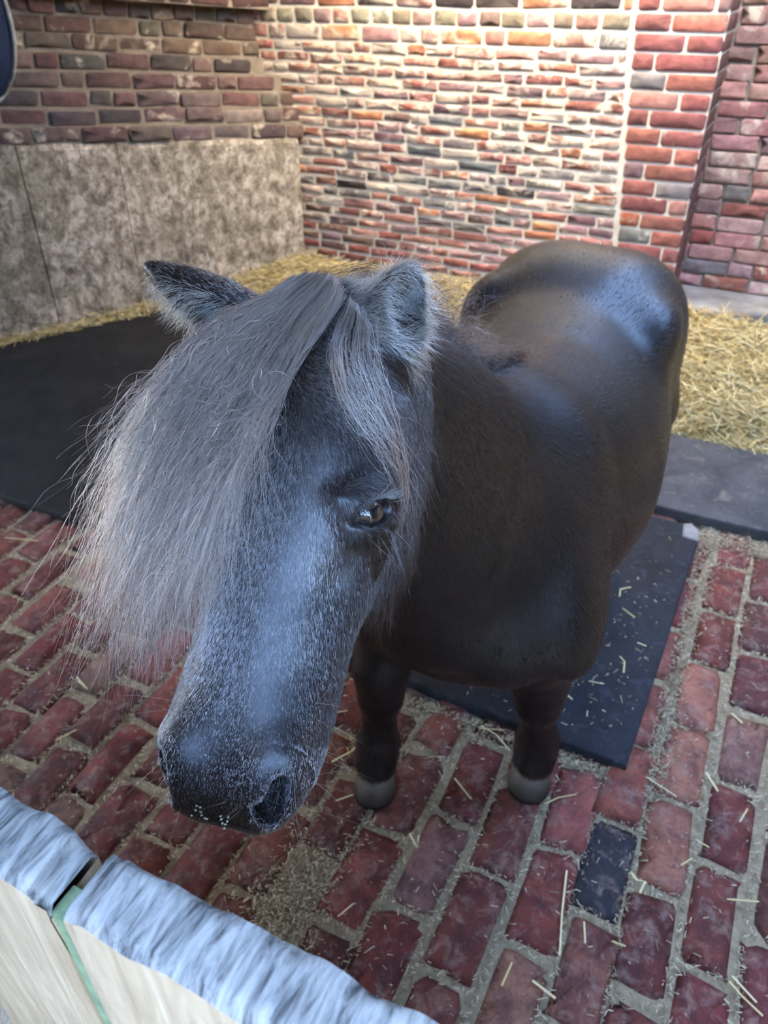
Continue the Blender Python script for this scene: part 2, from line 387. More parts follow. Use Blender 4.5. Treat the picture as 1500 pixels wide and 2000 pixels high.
def dado_panel(u0, u1):
    N = 10; V = []; Fc = []; us = np.linspace(u0, u1, N)
    for u in us:
        w = .006*math.sin(u*5.3)+.004*math.sin(u*13)
        V += [lw(u, .0+w, -.05), lw(u, .0+w*.5, dado_z(u)-.025), lw(u, -.012+w, dado_z(u)+.004*math.sin(u*21)), lw(u, -.10, dado_z(u)+.006), lw(u, -.26, dado_z(u)), lw(u, -.26, -.05)]
    for i in range(N-1):
        a, b = i*6, i*6+6
        for q in range(5): Fc.append((a+q, b+q, b+q+1, a+q+1))
    Fc += [tuple(range(6)), tuple(range((N-1)*6, N*6))[::-1]]
    o = mesh_obj('render_panel', V, Fc, M['plaster'], wall_left)
    bm = bmesh.new(); bm.from_mesh(o.data); bmesh.ops.recalc_face_normals(bm, faces=bm.faces); bm.to_mesh(o.data); bm.free()
    return o
for a, b in ((.0, 1.008), (1.012, 1.468), (1.474, 3.2)): dado_panel(a, b)

# ------------------------------------------------------------------ floor of bricks
FX0, FX1, FY0, FY1 = -3.6, 2.6, .17, 4.4
floor = mesh_obj('floor', [(FX0, FY0-.2, floor_z(FY0-.2)-.006), (FX1, FY0-.2, floor_z(FY0-.2)-.006), (FX1, FY1, floor_z(FY1)-.006), (FX0, FY1, floor_z(FY1)-.006)],
                 [(0, 1, 2, 3)], M['joint'])
tag(floor, 'worn red brick stable floor with chaff packed in its joints', None, None, 'structure')
BW, BL = .1165, .232
gapspots = []
fb = 0
jointpts = []
missing = [fpt(575, 1755)]
def fl_color(px, py):
    u = random.random()
    if u < .52: c = (.175, .044, .032)
    elif u < .74: c = (.25, .075, .050)
    elif u < .82: c = (.33, .13, .082)
    elif u < .94: c = (.135, .040, .031)
    else: c = (.21, .115, .082)
    return vary(c, .14)
blue_brick = fpt(1185, 1605)
MAT_Q = None
for i in range(-30, 14):
    xo = i*BW + .03
    offs = (.5*BL if i % 2 else 0)+random.uniform(-.025, .025)
    for jj in range(0, 12):
        yc = .10+offs+jj*BL; xc = xo+.012*math.sin(yc*3+i)+(yc-1.2)*.0
        px, py = proj_px((xc, yc, floor_z(yc)))
        if px < -620 or px > 1850 or py > 2250 or py < 880: continue
        if yc > 2.42 or yc < FY0+.03: continue
        if -1.12 < xc < -.05 and 1.46 < yc < 2.3 and False: continue
        # under the mats nothing shows
        if xc < .0 and xc > -1.0 and 1.45 < yc < 2.2: continue
        if xc < -1.1 and yc > 1.68: continue
        if any(abs(xc-m[0]) < BW*.55 and abs(yc-m[1]) < BL*.5 for m in missing):
            gapspots.append((xc, yc)); continue
        # behind the gate or the pony's own footprint is still floor
        L = BL-random.uniform(.012, .026); Wd = BW-random.uniform(.009, .019)
        isblue = abs(xc-blue_brick[0]) < BW*.5 and abs(yc-blue_brick[1]) < BL*.5
        c = (.030, .030, .036) if isblue else fl_color(px, py)
        me = brick_mesh(round(L*50)/50, round(Wd*125)/125, .012, random.randrange(8), M['fbrick'], 2.2, .010)
        put_brick(floor, me, (xc, yc, floor_z(yc)-.006+random.gauss(0, .0025)), (0, 1, .04), (0, -.04, 1), (*c, 1), .022)
        fb += 1
        for q in range(95):
            if random.random() < .68: jointpts.append((xc+random.choice((-.5, .5))*BW+random.gauss(0, .0055), yc+random.uniform(-.5, .5)*BL))
            else: jointpts.append((xc+random.uniform(-.5, .5)*BW, yc+random.choice((-.5, .5))*BL+random.gauss(0, .0075)))
print('floor bricks', fb)

# straw and chaff builders ------------------------------------------------------
def flakes(name, C, D, Ls, Rs, mat, parent=None, tint=None):
    """many small three-sided slivers in one mesh; C centres, D directions, lengths and radii"""
    C = np.asarray(C, float); D = np.asarray(D, float); n = len(C)
    D /= np.linalg.norm(D, axis=1, keepdims=True)
    ref = np.where(np.abs(D[:, 2:3]) > .9, [[1., 0, 0]], [[0, 0, 1.]])
    U = np.cross(D, ref); U /= np.linalg.norm(U, axis=1, keepdims=True); W = np.cross(D, U)
    Ls = np.broadcast_to(Ls, (n,))[:, None]; Rs = np.broadcast_to(Rs, (n,))[:, None]
    ph = rng.uniform(0, 6.28, n)[:, None]
    V = np.zeros((n, 6, 3))
    for e, sgn in enumerate((-.5, .5)):
        for k in range(3):
            a = ph+k*2.0944
            V[:, e*3+k] = C+D*Ls*sgn+(np.cos(a)*U+np.sin(a)*W*.55)*Rs
    F0 = np.array([[0, 1, 4], [0, 4, 3], [1, 2, 5], [1, 5, 4], [2, 0, 3], [2, 3, 5], [0, 2, 1], [3, 4, 5]])
    Fc = (F0[None]+np.arange(n)[:, None, None]*6).reshape(-1, 3)
    o = np_mesh(name, V.reshape(-1, 3), Fc, mat, parent)
    t = rng.random(n) if tint is None else tint
    at = o.data.attributes.new('tint', 'FLOAT', 'POINT'); at.data.foreach_set('value', np.repeat(t, 6).astype(np.float32))
    return o
jp = np.array(jointpts)
for m in missing:
    q = np.stack([m[0]+rng.normal(0, .045, 1600), m[1]+rng.normal(0, .085, 1600)], 1); jp = np.vstack([jp, q])
# a thin scatter over the bricks and drifts against the mat
sc = []
for _ in range(2600):
    x = random.uniform(-1.6, .5); y = random.uniform(.3, 2.4); sc.append((x, y))
for _ in range(2200): sc.append((random.gauss(.085, .025)-.03*random.random(), random.uniform(1.25, 2.38)))
for _ in range(1400): sc.append((random.uniform(-.6, .05), 1.285+random.gauss(0, .018)))
for _ in range(1700): sc.append((random.uniform(.05, .6), 2.33+random.gauss(0, .025)))
sc = np.array(sc)
def off_mats(p): return ~(((p[:, 0] > -1.06) & (p[:, 0] < .05) & (p[:, 1] > 1.30) & (p[:, 1] < 2.37)) | ((p[:, 0] < -1.08) & (p[:, 1] > 1.45)) | (p[:, 1] > 2.38))
jp = jp[off_mats(jp) & (jp[:, 1] > .2)]; sc = sc[off_mats(sc)]
jp = np.vstack([jp, sc])
n = len(jp); zz = floor_z(jp[:, 1])+rng.uniform(.000, .006, n)
zz[-len(sc):] += .006
ang = rng.uniform(0, 6.28, n)
chaff = flakes('chaff', np.column_stack([jp, zz]), np.column_stack([np.cos(ang), np.sin(ang), rng.normal(0, .25, n)]),
               rng.gamma(3, .0024, n)+.0025, rng.uniform(.0007, .0016, n), M['chaff'])
tag(chaff, 'pale chopped straw chaff packed between the floor bricks', 'chaff', None, 'stuff')

def in_poly(P, poly):
    P = np.asarray(P); inside = np.zeros(len(P), bool); n = len(poly)
    for i in range(n):
        x1, y1 = poly[i]; x2, y2 = poly[(i+1) % n]
        c = ((y1 > P[:, 1]) != (y2 > P[:, 1])) & (P[:, 0] < (x2-x1)*(P[:, 1]-y1)/(y2-y1+1e-12)+x1); inside ^= c
    return inside
def straw_bed(name, label, poly, hf, count, Lm=.10):
    poly = [tuple(p) for p in poly]; P = np.array(poly); lo, hi = P.min(0), P.max(0)
    pts = np.zeros((0, 2))
    while len(pts) < count:
        q = rng.uniform(lo, hi, (count*2, 2)); pts = np.vstack([pts, q[in_poly(q, poly)]])
    pts = pts[:count]; h = hf(pts[:, 0], pts[:, 1])
    # litter body
    N = 46; gx = np.linspace(lo[0], hi[0], N); gy = np.linspace(lo[1], hi[1], N); X, Y = np.meshgrid(gx, gy)
    Z = floor_z(Y)+hf(X, Y)*.85+rng.normal(0, .004, X.shape); I = in_poly(np.column_stack([X.ravel(), Y.ravel()]), poly).reshape(N, N)
    V = np.column_stack([X.ravel(), Y.ravel(), Z.ravel()]); Fc = [(r*N+c, r*N+c+1, (r+1)*N+c+1, (r+1)*N+c) for r in range(N-1) for c in range(N-1) if I[r, c] or I[r+1, c] or I[r, c+1] or I[r+1, c+1]]
    ang = rng.uniform(0, 6.28, count); D = np.column_stack([np.cos(ang), np.sin(ang), rng.normal(0, .22, count)])
    C = np.column_stack([pts, floor_z(pts[:, 1])+h*.9+rng.gamma(2, .006, count)])
    o = flakes(name, C, D, rng.gamma(3, Lm/3, count)+.02, rng.uniform(.0016, .0032, count), M['straw'])
    base = mesh_obj('litter', V, Fc, M['straw_base'], o, True)
    tag(o, label, 'straw', None, 'stuff'); base['kind'] = 'stuff'; return o
straw_bed('straw_bedding', 'deep yellow straw bedding heaped beside the brick pier', [(-.72, 2.92), (1.2, 2.90), (1.2, 4.03), (-.28, 4.03), (-.34, 3.92), (-.72, 3.92)],
          lambda x, y: np.clip((y-2.84)*.35, 0, .10)+.012*np.sin(x*11+y*7)+.01*np.sin(y*17-x*5), 9000, .085)
bl = [(-2.44, 3.93), (-.74, 3.95), (-.74, 3.0), (-1.6, 3.12), (-2.05, 3.05), (-2.6, 3.3), (-2.78, 3.40)]
straw_bed('straw_bedding', 'strip of dull straw along the foot of the back wall behind the pony\'s head', bl,
          lambda x, y: np.clip((y-3.0)*.16, 0, .125)+.008*np.sin(x*9+y*6), 6500, .08)
edge = [lw(.55, .01, 0)[:2], lw(.55, .16, 0)[:2], lw(1.1, .12, 0)[:2], lw(1.9, .05, 0)[:2], lw(2.2, .04, 0)[:2], lw(2.2, .005, 0)[:2]]
straw_bed('straw_bedding', 'thin line of straw swept against the cement dado', edge, lambda x, y: 0*x+.03, 1500, .05)

# ------------------------------------------------------------------ mats
fz = lambda d: (lambda x, y: floor_z(y)+d)
mat_r = poly_prism('rubber_mat', [(.015, 1.30), (.045, 2.24), (.0, 2.33), (-1.02, 2.36), (-1.05, 1.33)], fz(.001), fz(.034), M['mat'], None, .006, 2)
tag(mat_r, 'thick black rubber mat lying under the pony', 'mat')
chunk = poly_prism('chipped_corner', [(.046, 2.245), (.042, 2.30), (.012, 2.335), (-.012, 2.32), (-.004, 2.25)], fz(.03), fz(.042), M['concrete'], mat_r, .004, 1)
chunk['label'] = 'grey chipped patch on the corner of the mat'
mat_l = poly_prism('rubber_mat', [(-1.10, 1.50), (-1.10, 2.98), (-2.05, 3.05), (-2.62, 3.30), tuple(lw(.75, .06, 0)[:2]), tuple(lw(2.6, .05, 0)[:2]), (-3.5, 1.46)], fz(.001), fz(.030), M['mat_left'], None, .006, 2)
tag(mat_l, 'large dark rubber mat along the cement dado on the left', 'mat')
strip = poly_prism('rubber_strip', [(-.9, 2.40), (.04, 2.385), (1.2, 2.41), (1.2, 2.88), (-.9, 2.90)], fz(.001), fz(.042), M['strip'], None, .008, 2)
tag(strip, 'worn grey strip of matting between the straw bed and the brick floor', 'mat')

# ------------------------------------------------------------------ the rest of the building (out of view, partly added to shade the stall)
def boxo(name, x0, x1, y0, y1, z0, z1, mat):
    V = [(x, y, z) for x in (x0, x1) for y in (y0, y1) for z in (z0, z1)]
    Fc = [(0, 1, 3, 2), (4, 6, 7, 5), (0, 4, 5, 1), (2, 3, 7, 6), (0, 2, 6, 4), (1, 5, 7, 3)]
    return mesh_obj(name, V, Fc, mat)
M['timber'] = mat_mortar('dark_timber', (.025, .02, .016), (.06, .05, .04), 20)
# opening added in the unseen roof to let sky in over the back
CX0, CX1, CY0, CY1 = -.40, 1.6, 1.9, 3.5
V = [(x, y, z) for z in (2.6, 2.7) for x, y in ((-4.2, .17), (2.9, .17), (2.9, 4.7), (-4.2, 4.7), (CX0, CY0), (CX1, CY0), (CX1, CY1), (CX0, CY1))]
Fc = []
for i in range(4):
    k = (i+1) % 4; Fc += [(i, k, k+4, i+4), (i+8, i+12, k+12, k+8), (i, i+8, k+8, k), (i+4, k+4, k+12, i+12)]
ceil = mesh_obj('ceiling', V, Fc, M['concrete']); tag(ceil, 'unseen stable ceiling with an opening added for sky light', None, None, 'structure')
wf = boxo('wall_front', -4.2, -.445, -.05, .17, -.1, 2.6, M['mortar_dark']); tag(wf, 'front wall of the stall left of the gate', None, None, 'structure')
wr = boxo('wall_front', .95, 2.8, -.05, .17, -.1, 2.6, M['mortar_dark']); tag(wr, 'front wall of the stall right of the gate', None, None, 'structure')
wb = boxo('trim_2', -2.9, XP-.01, YB-.05, YB+.0, 1.66, 2.59, M['timber']); tag(wb, 'dark boards added on the unseen upper back wall to cut its reflection', None, None, 'structure')  # added to keep the bright upper wall out of the coat's reflections
wl_ = boxo('trim_3', -.445, .95, -.05, .17, 2.12, 2.6, M['timber']); tag(wl_, 'unseen lintel added over the gate opening to dim the floor inside', None, None, 'structure')  # added to lower the opening and keep sky off the left floor
we = boxo('wall_end', 2.6, 2.8, .1, 4.7, -.1, 2.6, M['mortar_dark']); tag(we, 'far right end wall of the stall', None, None, 'structure')
M['yard'] = mat_mortar('yard_stone', (.10, .09, .075), (.24, .215, .18), 5)
M['yardwall'] = mat_mortar('yard_wall', (.07, .045, .035), (.15, .10, .08), 8)
wy = boxo('wall_yard', -9, 9, -4.4, -4.0, -.1, 3.0, M['yardwall']); tag(wy, 'unseen wall added across the yard to block the low sky', None, None, 'structure')  # added behind the camera to keep low sky off the pony's chest
yard = boxo('ground', -9, 9, -9, -.03, -.12, -.06, M['yard']); tag(yard, 'pale concrete yard outside the gate', None, None, 'structure')


# ================================================================== the pony
# laid out in view-aligned coordinates (lateral, forward, height) and turned into the room at the end
def nrm(v): v = np.asarray(v, float); return v/np.linalg.norm(v)
OB = np.array([.15, 1.115]); FB = nrm([-.425, -.905]); LB = np.array([-FB[1], FB[0]])
def B(s, l, h): p = OB+FB*s+LB*l; return np.array([p[0], p[1], h])
F3 = np.array([FB[0], FB[1], 0]); L3 = np.array([LB[0], LB[1], 0]); UP = np.array([0, 0, 1.])

# head frame
P0 = un(625, 585, .80); P1 = un(402, 1580, .668); HL = np.linalg.norm(P1-P0); HX = nrm(P1-P0)
mid = (P0+P1)/2; tc_ = np.array([0, 0, CAM_H])-mid; HN = nrm(tc_-HX*np.dot(tc_, HX)); HS = nrm(np.cross(HN, HX))
if HS[0] < 0: HS = -HS                              # pony's left = right in the picture
psi = math.radians(27); HN, HS = HN*math.cos(psi)-HS*math.sin(psi), HS*math.cos(psi)+HN*math.sin(psi)
def Hd(t, s, n): return P0+HX*(t*HL)+HS*s+HN*n

def smooth_table(st, cols, n=240, w=9):
    st = np.asarray(st, float); t = np.linspace(st[0], st[-1], n); out = [t]
    k = np.hanning(w+2)[1:-1]; k /= k.sum()
    for c in cols:
        y = np.interp(t, st, c); yp = np.pad(y, w//2, mode='edge'); out.append(np.convolve(yp, k, 'valid'))
    return out
PR = []      # primitives: (kind, op, k, fn, lo, hi)
def add(fn, lo, hi, k=.03, op='u'): PR.append((fn, np.asarray(lo)-(.02+k), np.asarray(hi)+(.02+k), k, op))
def loft(o, ax, side, up, st, w, top, bot, k=.03, e=2.2, win=21, op='u', cx=None):
    o = np.asarray(o); cx = np.zeros(len(st)) if cx is None else cx
    T, W, TT, BB, CX = smooth_table(st, [w, top, bot, cx], w=win)
    def fn(P):
        q = P-o; t = q@ax; x = q@side; y = q@up
        tcl = np.clip(t, T[0], T[-1]); ww = np.interp(tcl, T, W); a = np.interp(tcl, T, TT); b = np.interp(tcl, T, BB); x = x-np.interp(tcl, T, CX)
        c = (a+b)/2; hh = (a-b)/2
        r = ((np.abs(x)/ww)**e+(np.abs(y-c)/hh)**e)**(1/e)
        d = (r-1)*np.minimum(ww, hh); dt = t-tcl
        return np.where(dt == 0, d, np.sqrt(np.maximum(d, 0)**2+dt**2)+np.minimum(d, 0)*0)
    ends = [o+ax*t+side*sx*max(w)+up*v for t in (T[0], T[-1]) for sx in (-1, 1) for v in (max(top), min(bot))]
    add(fn, np.min(ends, 0), np.max(ends, 0), k, op)
def cone(a, b, ra, rb, k=.03, op='u', sq=None):
    """tapered capsule; sq=(direction, factor) squashes it along a direction"""
    a = np.asarray(a, float); b = np.asarray(b, float); ab = b-a; L2 = ab@ab
    def fn(P):
        q = P-a
        t = np.clip((q@ab)/L2, 0, 1); v = q-t[..., None]*ab
        if sq is not None:
            dd = v@sq[0]; v = v+sq[0]*(dd*(1/sq[1]-1))[..., None]
        d = np.linalg.norm(v, axis=-1)-(ra+(rb-ra)*t)
        return d*(sq[1] if sq is not None and sq[1] < 1 else 1)
    m = max(ra, rb)*(1 if sq is None else max(1, sq[1])); add(fn, np.minimum(a, b)-m, np.maximum(a, b)+m, k, op)
def ell(c, axes, r, k=.03, op='u'):
    c = np.asarray(c, float); A = np.array([nrm(a) for a in axes]); r = np.asarray(r, float)
    def fn(P):
        q = (P-c)@A.T; k0 = np.linalg.norm(q/r, axis=-1); k1 = np.linalg.norm(q/r**2, axis=-1)+1e-9
        return k0*(k0-1)/k1
    ext = np.sqrt(((A*r[:, None])**2).sum(0)); add(fn, c-ext, c+ext, k, op)
def combine(d, e, k, op):
    if op == 'u':
        h = np.maximum(k-np.abs(d-e), 0)/k; return np.minimum(d, e)-h*h*k*.25
    e = -e; h = np.maximum(k-np.abs(d-e), 0)/k; return np.maximum(d, e)+h*h*k*.25

# ---- trunk
st = [-1.02, -1.0, -.96, -.89, -.78, -.66, -.52, -.38, -.24, -.10, .02, .10, .155, .185]
loft(np.array([OB[0], OB[1], 0]), F3, L3, UP, st,
     [.02, .07, .13, .185, .228, .255, .282, .292, .268, .228, .200, .165, .11, .03],
     [.86, .90, .965, 1.025, 1.058, 1.048, 1.022, 1.010, 1.028, 1.050, 1.01, .93, .86, .76],
     [.74, .70, .64, .585, .54, .48, .435, .415, .425, .45, .47, .50, .56, .68], .03, 2.15)
for sg in (1, -1):
    ell(B(-.79, sg*.095, .930), (F3, L3, UP), (.18, .14, .132), .09)              # croup muscles
    ell(B(-.84, sg*.14, .74), (F3, L3, UP), (.15, .11, .22), .08)                 # thigh
    ell(B(-.625, sg*.200, .960), (nrm(F3+UP*.2), L3, UP), (.05, .030, .040), .09)  # point of hip
    ell(B(-.01, sg*.172, .79), (nrm(F3*.5+UP*-.85), nrm(L3*.93+UP*.3), nrm(F3*.85+UP*.5)), (.22, .072, .095), .05)  # shoulder
    ell(B(.10, sg*.115, .655), (F3, L3, UP), (.085, .085, .10), .06)                # breast
    # hind legs
    hx = -.86
    cone(B(hx, sg*.15, .66), B(hx+.05, sg*.15, .50), .115, .075, .06)
    cone(B(hx+.05, sg*.15, .50), B(hx-.08, sg*.145, .36), .075, .048, .04)
    cone(B(hx-.08, sg*.145, .36), B(hx-.05, sg*.145, .14), .042, .036, .03)
    cone(B(hx-.05, sg*.145, .14), B(hx-.01, sg*.145, .085), .041, .042, .03)
# ---- forelegs, standing on the measured hoof spots
LEGS = []
for sg, tx, ty in ((-1, 722, 1580), (1, 1022, 1572)):
    toe = nrm(F3+L3*(.22 if sg < 0 else .06)); tp = toh(tx, ty, .0); g = tp-toe*.074; g[2] = 0
    el = B(.0, sg*.135, .60); kn = np.array([g[0], g[1], .335])*.75+np.array([el[0], el[1], .335])*.25
    fet = np.array([g[0], g[1], .125])-toe*.012
    cone(el, kn+UP*.05, .078, .052, .06); cone(kn+UP*.06, kn-UP*.03, .051, .047, .04)
    cone(kn, fet, .041, .038, .03); cone(fet+UP*.01, g+UP*.085+toe*.004, .046, .046, .03)
    LEGS.append((g, toe))
# ---- neck
NB = B(.02, 0, .80); NP = Hd(.10, 0, -.085); NXA = nrm(NP-NB); NLn = np.linalg.norm(NP-NB)
NSd = nrm(np.cross(UP, NXA)); NSd = NSd if NSd@L3 > 0 else -NSd; NU = nrm(np.cross(NXA, NSd)); NU = NU if NU[2] > 0 else -NU
loft(NB, NXA, NSd, NU, [-.12, 0, .25*NLn, .5*NLn, .75*NLn, NLn, NLn+.04],
     [.15, .16, .135, .115, .098, .080, .05], [.23, .235, .215, .185, .150, .105, .06], [-.22, -.235, -.205, -.165, -.125, -.095, -.05], .08, 2.1)
NPR = len(PR)
# ---- head
loft(P0, HX, HS, HN, np.array([-.09, -.06, .0, .10, .22, .33, .43, .56, .68, .79, .88, .94, .985, 1.02])*HL,
     [.03, .055, .074, .083, .087, .087, .082, .072, .067, .063, .061, .057, .048, .028],
     [-.035, -.010, .004, .014, .019, .018, .013, .008, .004, .001, -.002, -.007, -.018, -.045],
     [-.10, -.13, -.155, -.185, -.215, -.225, -.205, -.165, -.135, -.118, -.108, -.104, -.095, -.075], .04, 2.35, 11)
for sg in (1, -1):
    ell(Hd(.36, sg*.068, -.130), (HX, HS, HN), (.115, .030, .085), .04)             # cheek
    ell(Hd(.345, sg*.060, -.026), (nrm(HX+HN*.1), HS, HN), (.060, .024, .020), .07)  # brow
    ell(Hd(.57, sg*.058, -.060), (nrm(HX-HN*.10), HS, HN), (.11, .016, .012), .05)   # facial crest
    ell(Hd(.905, sg*.046, -.036), (nrm(HX*.8-HN*.4), HS, HN), (.046, .016, .024), .045)  # nostril wing
ell(Hd(.965, 0, -.060), (HX, HS, HN), (.036, .050, .036), .02)                       # upper lip
ell(Hd(.93, 0, -.105), (HX, HS, HN), (.045, .034, .026), .02)                        # chin
loft(Hd(1.0, 0, -.089), HX, HS, HN, [-.085, -.05, -.015, .03], [.05, .055, .055, .05], [.002, .003, .003, .003], [-.002, -.003, -.003, -.003], .006, 2, 5, 'd')  # mouth line
# eyes
def sdf(P):
    P = np.asarray(P, float); d = np.full(len(P), .5)
    for fn, lo, hi, k, op in PR:
        m = np.all((P > lo) & (P < hi), 1)
        if m.any(): d[m] = combine(d[m], fn(P[m]), k, op)
    return d
def to_surface(p, d, lo=-.06, hi=.06):
    t = np.linspace(lo, hi, 241); v = sdf(p+d*t[:, None]); i = np.where((v[:-1] < 0) & (v[1:] >= 0))[0]
    return p+d*t[i[-1]] if len(i) else p
EYES = []
EYE_SPEC = []
for sg in (1, -1):
    out = nrm(HS*sg*.80+HN*.56+HX*.10); p = to_surface(Hd(.428, sg*.062, -.036), out)
    ax = nrm(HX-out*(HX@out)); dn = nrm(-HN+out*(HN@out)); e1 = nrm(-ax*.55+dn*.83); e2 = nrm(np.cross(out, e1)); e2 = e2 if e2@(HN-HX) > 0 else -e2
    EYE_SPEC.append((p-out*.0085, out, e1, e2, sg))
for c, out, e1, e2, sg in EYE_SPEC:
    ell(c, (e1, e2, out), (.033, .027, .0215), .012)                                   # lids
    ell(c+e2*.019+out*.003-e1*.002, (e1, nrm(e2+out*.3), nrm(out-e2*.3)), (.030, .008, .0095), .02)      # brow fold
    ell(c-e2*.0165+out*.006, (e1, e2, out), (.026, .006, .009), .010)                  # lower lid roll
    ell(c+out*.020, (e1, e2, out), (.0200, .0135, .017), .003, 'd')                     # opening
    ell(c+out*.016-e1*.017-e2*.003, (nrm(e1+e2*.15), e2, out), (.012, .0045, .010), .003, 'd')  # inner corner
    EYES.append((c, out, e1, e2, sg))
# nostrils
for sg in (1, -1):
    nc = Hd(.935, sg*.0435, -.031)
    d1 = nrm(HX*.72-HN*.50-HS*sg*.38); d2 = nrm(HS*sg*.55+HN*.62+HX*.45); d2 = nrm(d2-d1*(d1@d2)); d3 = np.cross(d1, d2)
    ell(nc+d2*.001, (d1, d2, d3), (.034, .013, .020), .026)                              # flared rim
    ell(nc+d2*.014+d1*.002, (d1, d2, d3), (.026, .028, .0115), .007, 'd')
    ell(nc+d2*.010+d1*.012+d3*.004, (d1, d2, d3), (.015, .022, .015), .006, 'd')
# ears
EARS = []
def ear(base, tip, opn, w, k=.025):
    base = np.asarray(base); tip = np.asarray(tip); ax = nrm(tip-base); L = np.linalg.norm(tip-base)
    opn = nrm(opn-ax*(opn@ax)); sd = np.cross(ax, opn)
    st = np.array([-.15, 0, .2, .42, .65, .85, .97, 1.0])*L
    loft(base, ax, sd, opn, st, np.array([.75, .82, .98, 1.0, .82, .5, .22, .12])*w, np.array([.6, .65, .72, .68, .5, .3, .14, .09])*w, -np.array([.6, .65, .72, .7, .55, .36, .18, .10])*w, k, 2.0, 9)
    st2 = np.array([.05, .16, .3, .5, .7, .86, .93])*L
    loft(base+opn*w*.55, ax, sd, opn, st2, np.array([.25, .55, .72, .76, .6, .32, .12])*w, np.array([.5, .9, .9, .9, .8, .6, .5])*w, -np.array([.25, .65, .80, .80, .62, .38, .2])*w, .008, 2.0, 9, 'd')
    EARS.append((base, ax, opn, sd, L, w))
ear(Hd(.06, .066, -.035), un(812, 515, .83), nrm(np.array([.45, -.75, .15])), .040)
ear(Hd(.045, -.074, -.040), un(284, 517, .845), nrm(np.array([-.50, .10, -.65])), .044)

def grad(P, h=.002):
    g = np.zeros_like(P)
    for a in range(3):
        e = np.zeros(3); e[a] = h; g[:, a] = sdf(P+e)-sdf(P-e)
    return g/(np.linalg.norm(g, axis=1, keepdims=True)+1e-9)
def surface_nets(lo, hi, h):
    n = np.ceil((hi-lo)/h).astype(int)+1; D = np.full(n, .5, np.float32)
    ax = [lo[a]+h*np.arange(n[a]) for a in range(3)]
    for fn, l, u, k, op in PR:
        i0 = np.maximum(np.floor((l-lo)/h).astype(int), 0); i1 = np.minimum(np.ceil((u-lo)/h).astype(int)+1, n)
        if np.any(i1 <= i0): continue
        for a0 in range(i0[0], i1[0], 24):                      # slabs keep memory small
            a1 = min(a0+24, i1[0]); sl = (slice(a0, a1), slice(i0[1], i1[1]), slice(i0[2], i1[2]))
            if op == 'u' or (D[sl] < .03).any():
                G = np.stack(np.meshgrid(ax[0][sl[0]], ax[1][sl[1]], ax[2][sl[2]], indexing='ij'), -1)
                D[sl] = combine(D[sl], fn(G), k, op)
    S = D < 0
    c = np.zeros(n-1, np.int8)
    for a in (0, 1):
        for b in (0, 1):
            for e in (0, 1): c += S[a:n[0]-1+a, b:n[1]-1+b, e:n[2]-1+e]
    I = np.argwhere((c > 0) & (c < 8)); idx = -np.ones(n-1, np.int32); idx[tuple(I.T)] = np.arange(len(I))
    acc = np.zeros((len(I), 3)); cnt = np.zeros(len(I))
    cor = [(a, b, e) for a in (0, 1) for b in (0, 1) for e in (0, 1)]
    for p in cor:
        for a in range(3):
            if p[a]: continue
            q = list(p); q[a] = 1
            d0 = D[tuple((I+p).T)]; d1 = D[tuple((I+q).T)]; m = (d0 < 0) != (d1 < 0)
            t = np.where(m, d0/(d0-d1+1e-12), 0); pos = np.tile(np.array(p, float), (len(I), 1)); pos[:, a] = t
            acc[m] += pos[m]; cnt[m] += 1
    V = lo+h*(I+acc/cnt[:, None]); Q = []
    for a in range(3):
        b, e = (a+1) % 3, (a+2) % 3
        s0 = [slice(1, n[k]-1) for k in range(3)]; s0[a] = slice(0, n[a]-1); s1 = list(s0); s1[a] = slice(1, n[a])
        A0 = S[tuple(s0)]; A1 = S[tuple(s1)]; J = np.argwhere(A0 != A1); flip = A0[tuple(J.T)]
        off = np.ones(3, int); off[a] = 0; J = J+off
        def cell(db, de):
            K = J.copy(); K[:, b] -= db; K[:, e] -= de; return idx[tuple(K.T)]
        q = np.stack([cell(1, 1), cell(0, 1), cell(0, 0), cell(1, 0)], 1)
        q[~flip] = q[~flip][:, ::-1]; Q.append(q)
    return V, np.vstack(Q)
VS = .0065
V, Q = surface_nets(np.array([-.40, .28, .03]), np.array([.85, 2.25, 1.46]), VS)
print('body verts', len(V), 'quads', len(Q))
body_me = bpy.data.meshes.new('body')
bm = bmesh.new()
vs_ = [bm.verts.new(v) for v in V.tolist()]
for q in Q.tolist():
    try: bm.faces.new([vs_[i] for i in q])
    except ValueError: pass
HC = (P0+P1)/2
def near_head(co):
    q = np.array(co)-P0; t = (q@HX)/HL; n = q@HN
    return -.32 < t < 1.12 and n > -.26 and abs(q@HS) < .26
fs = [f for f in bm.faces if near_head(f.calc_center_median())]
bmesh.ops.subdivide_edges(bm, edges=list({e for f in fs for e in f.edges}), cuts=1, use_grid_fill=True)
bmesh.ops.triangulate(bm, faces=[f for f in bm.faces if len(f.verts) > 4])
bm.to_mesh(body_me); bm.free()
co = np.empty(len(body_me.vertices)*3); body_me.vertices.foreach_get('co', co); co = co.reshape(-1, 3)
for _ in range(2):
    g = grad(co); co = co-g*np.clip(sdf(co), -.004, .004)[:, None]*.9
BV = co.copy()
NOHAIR = False
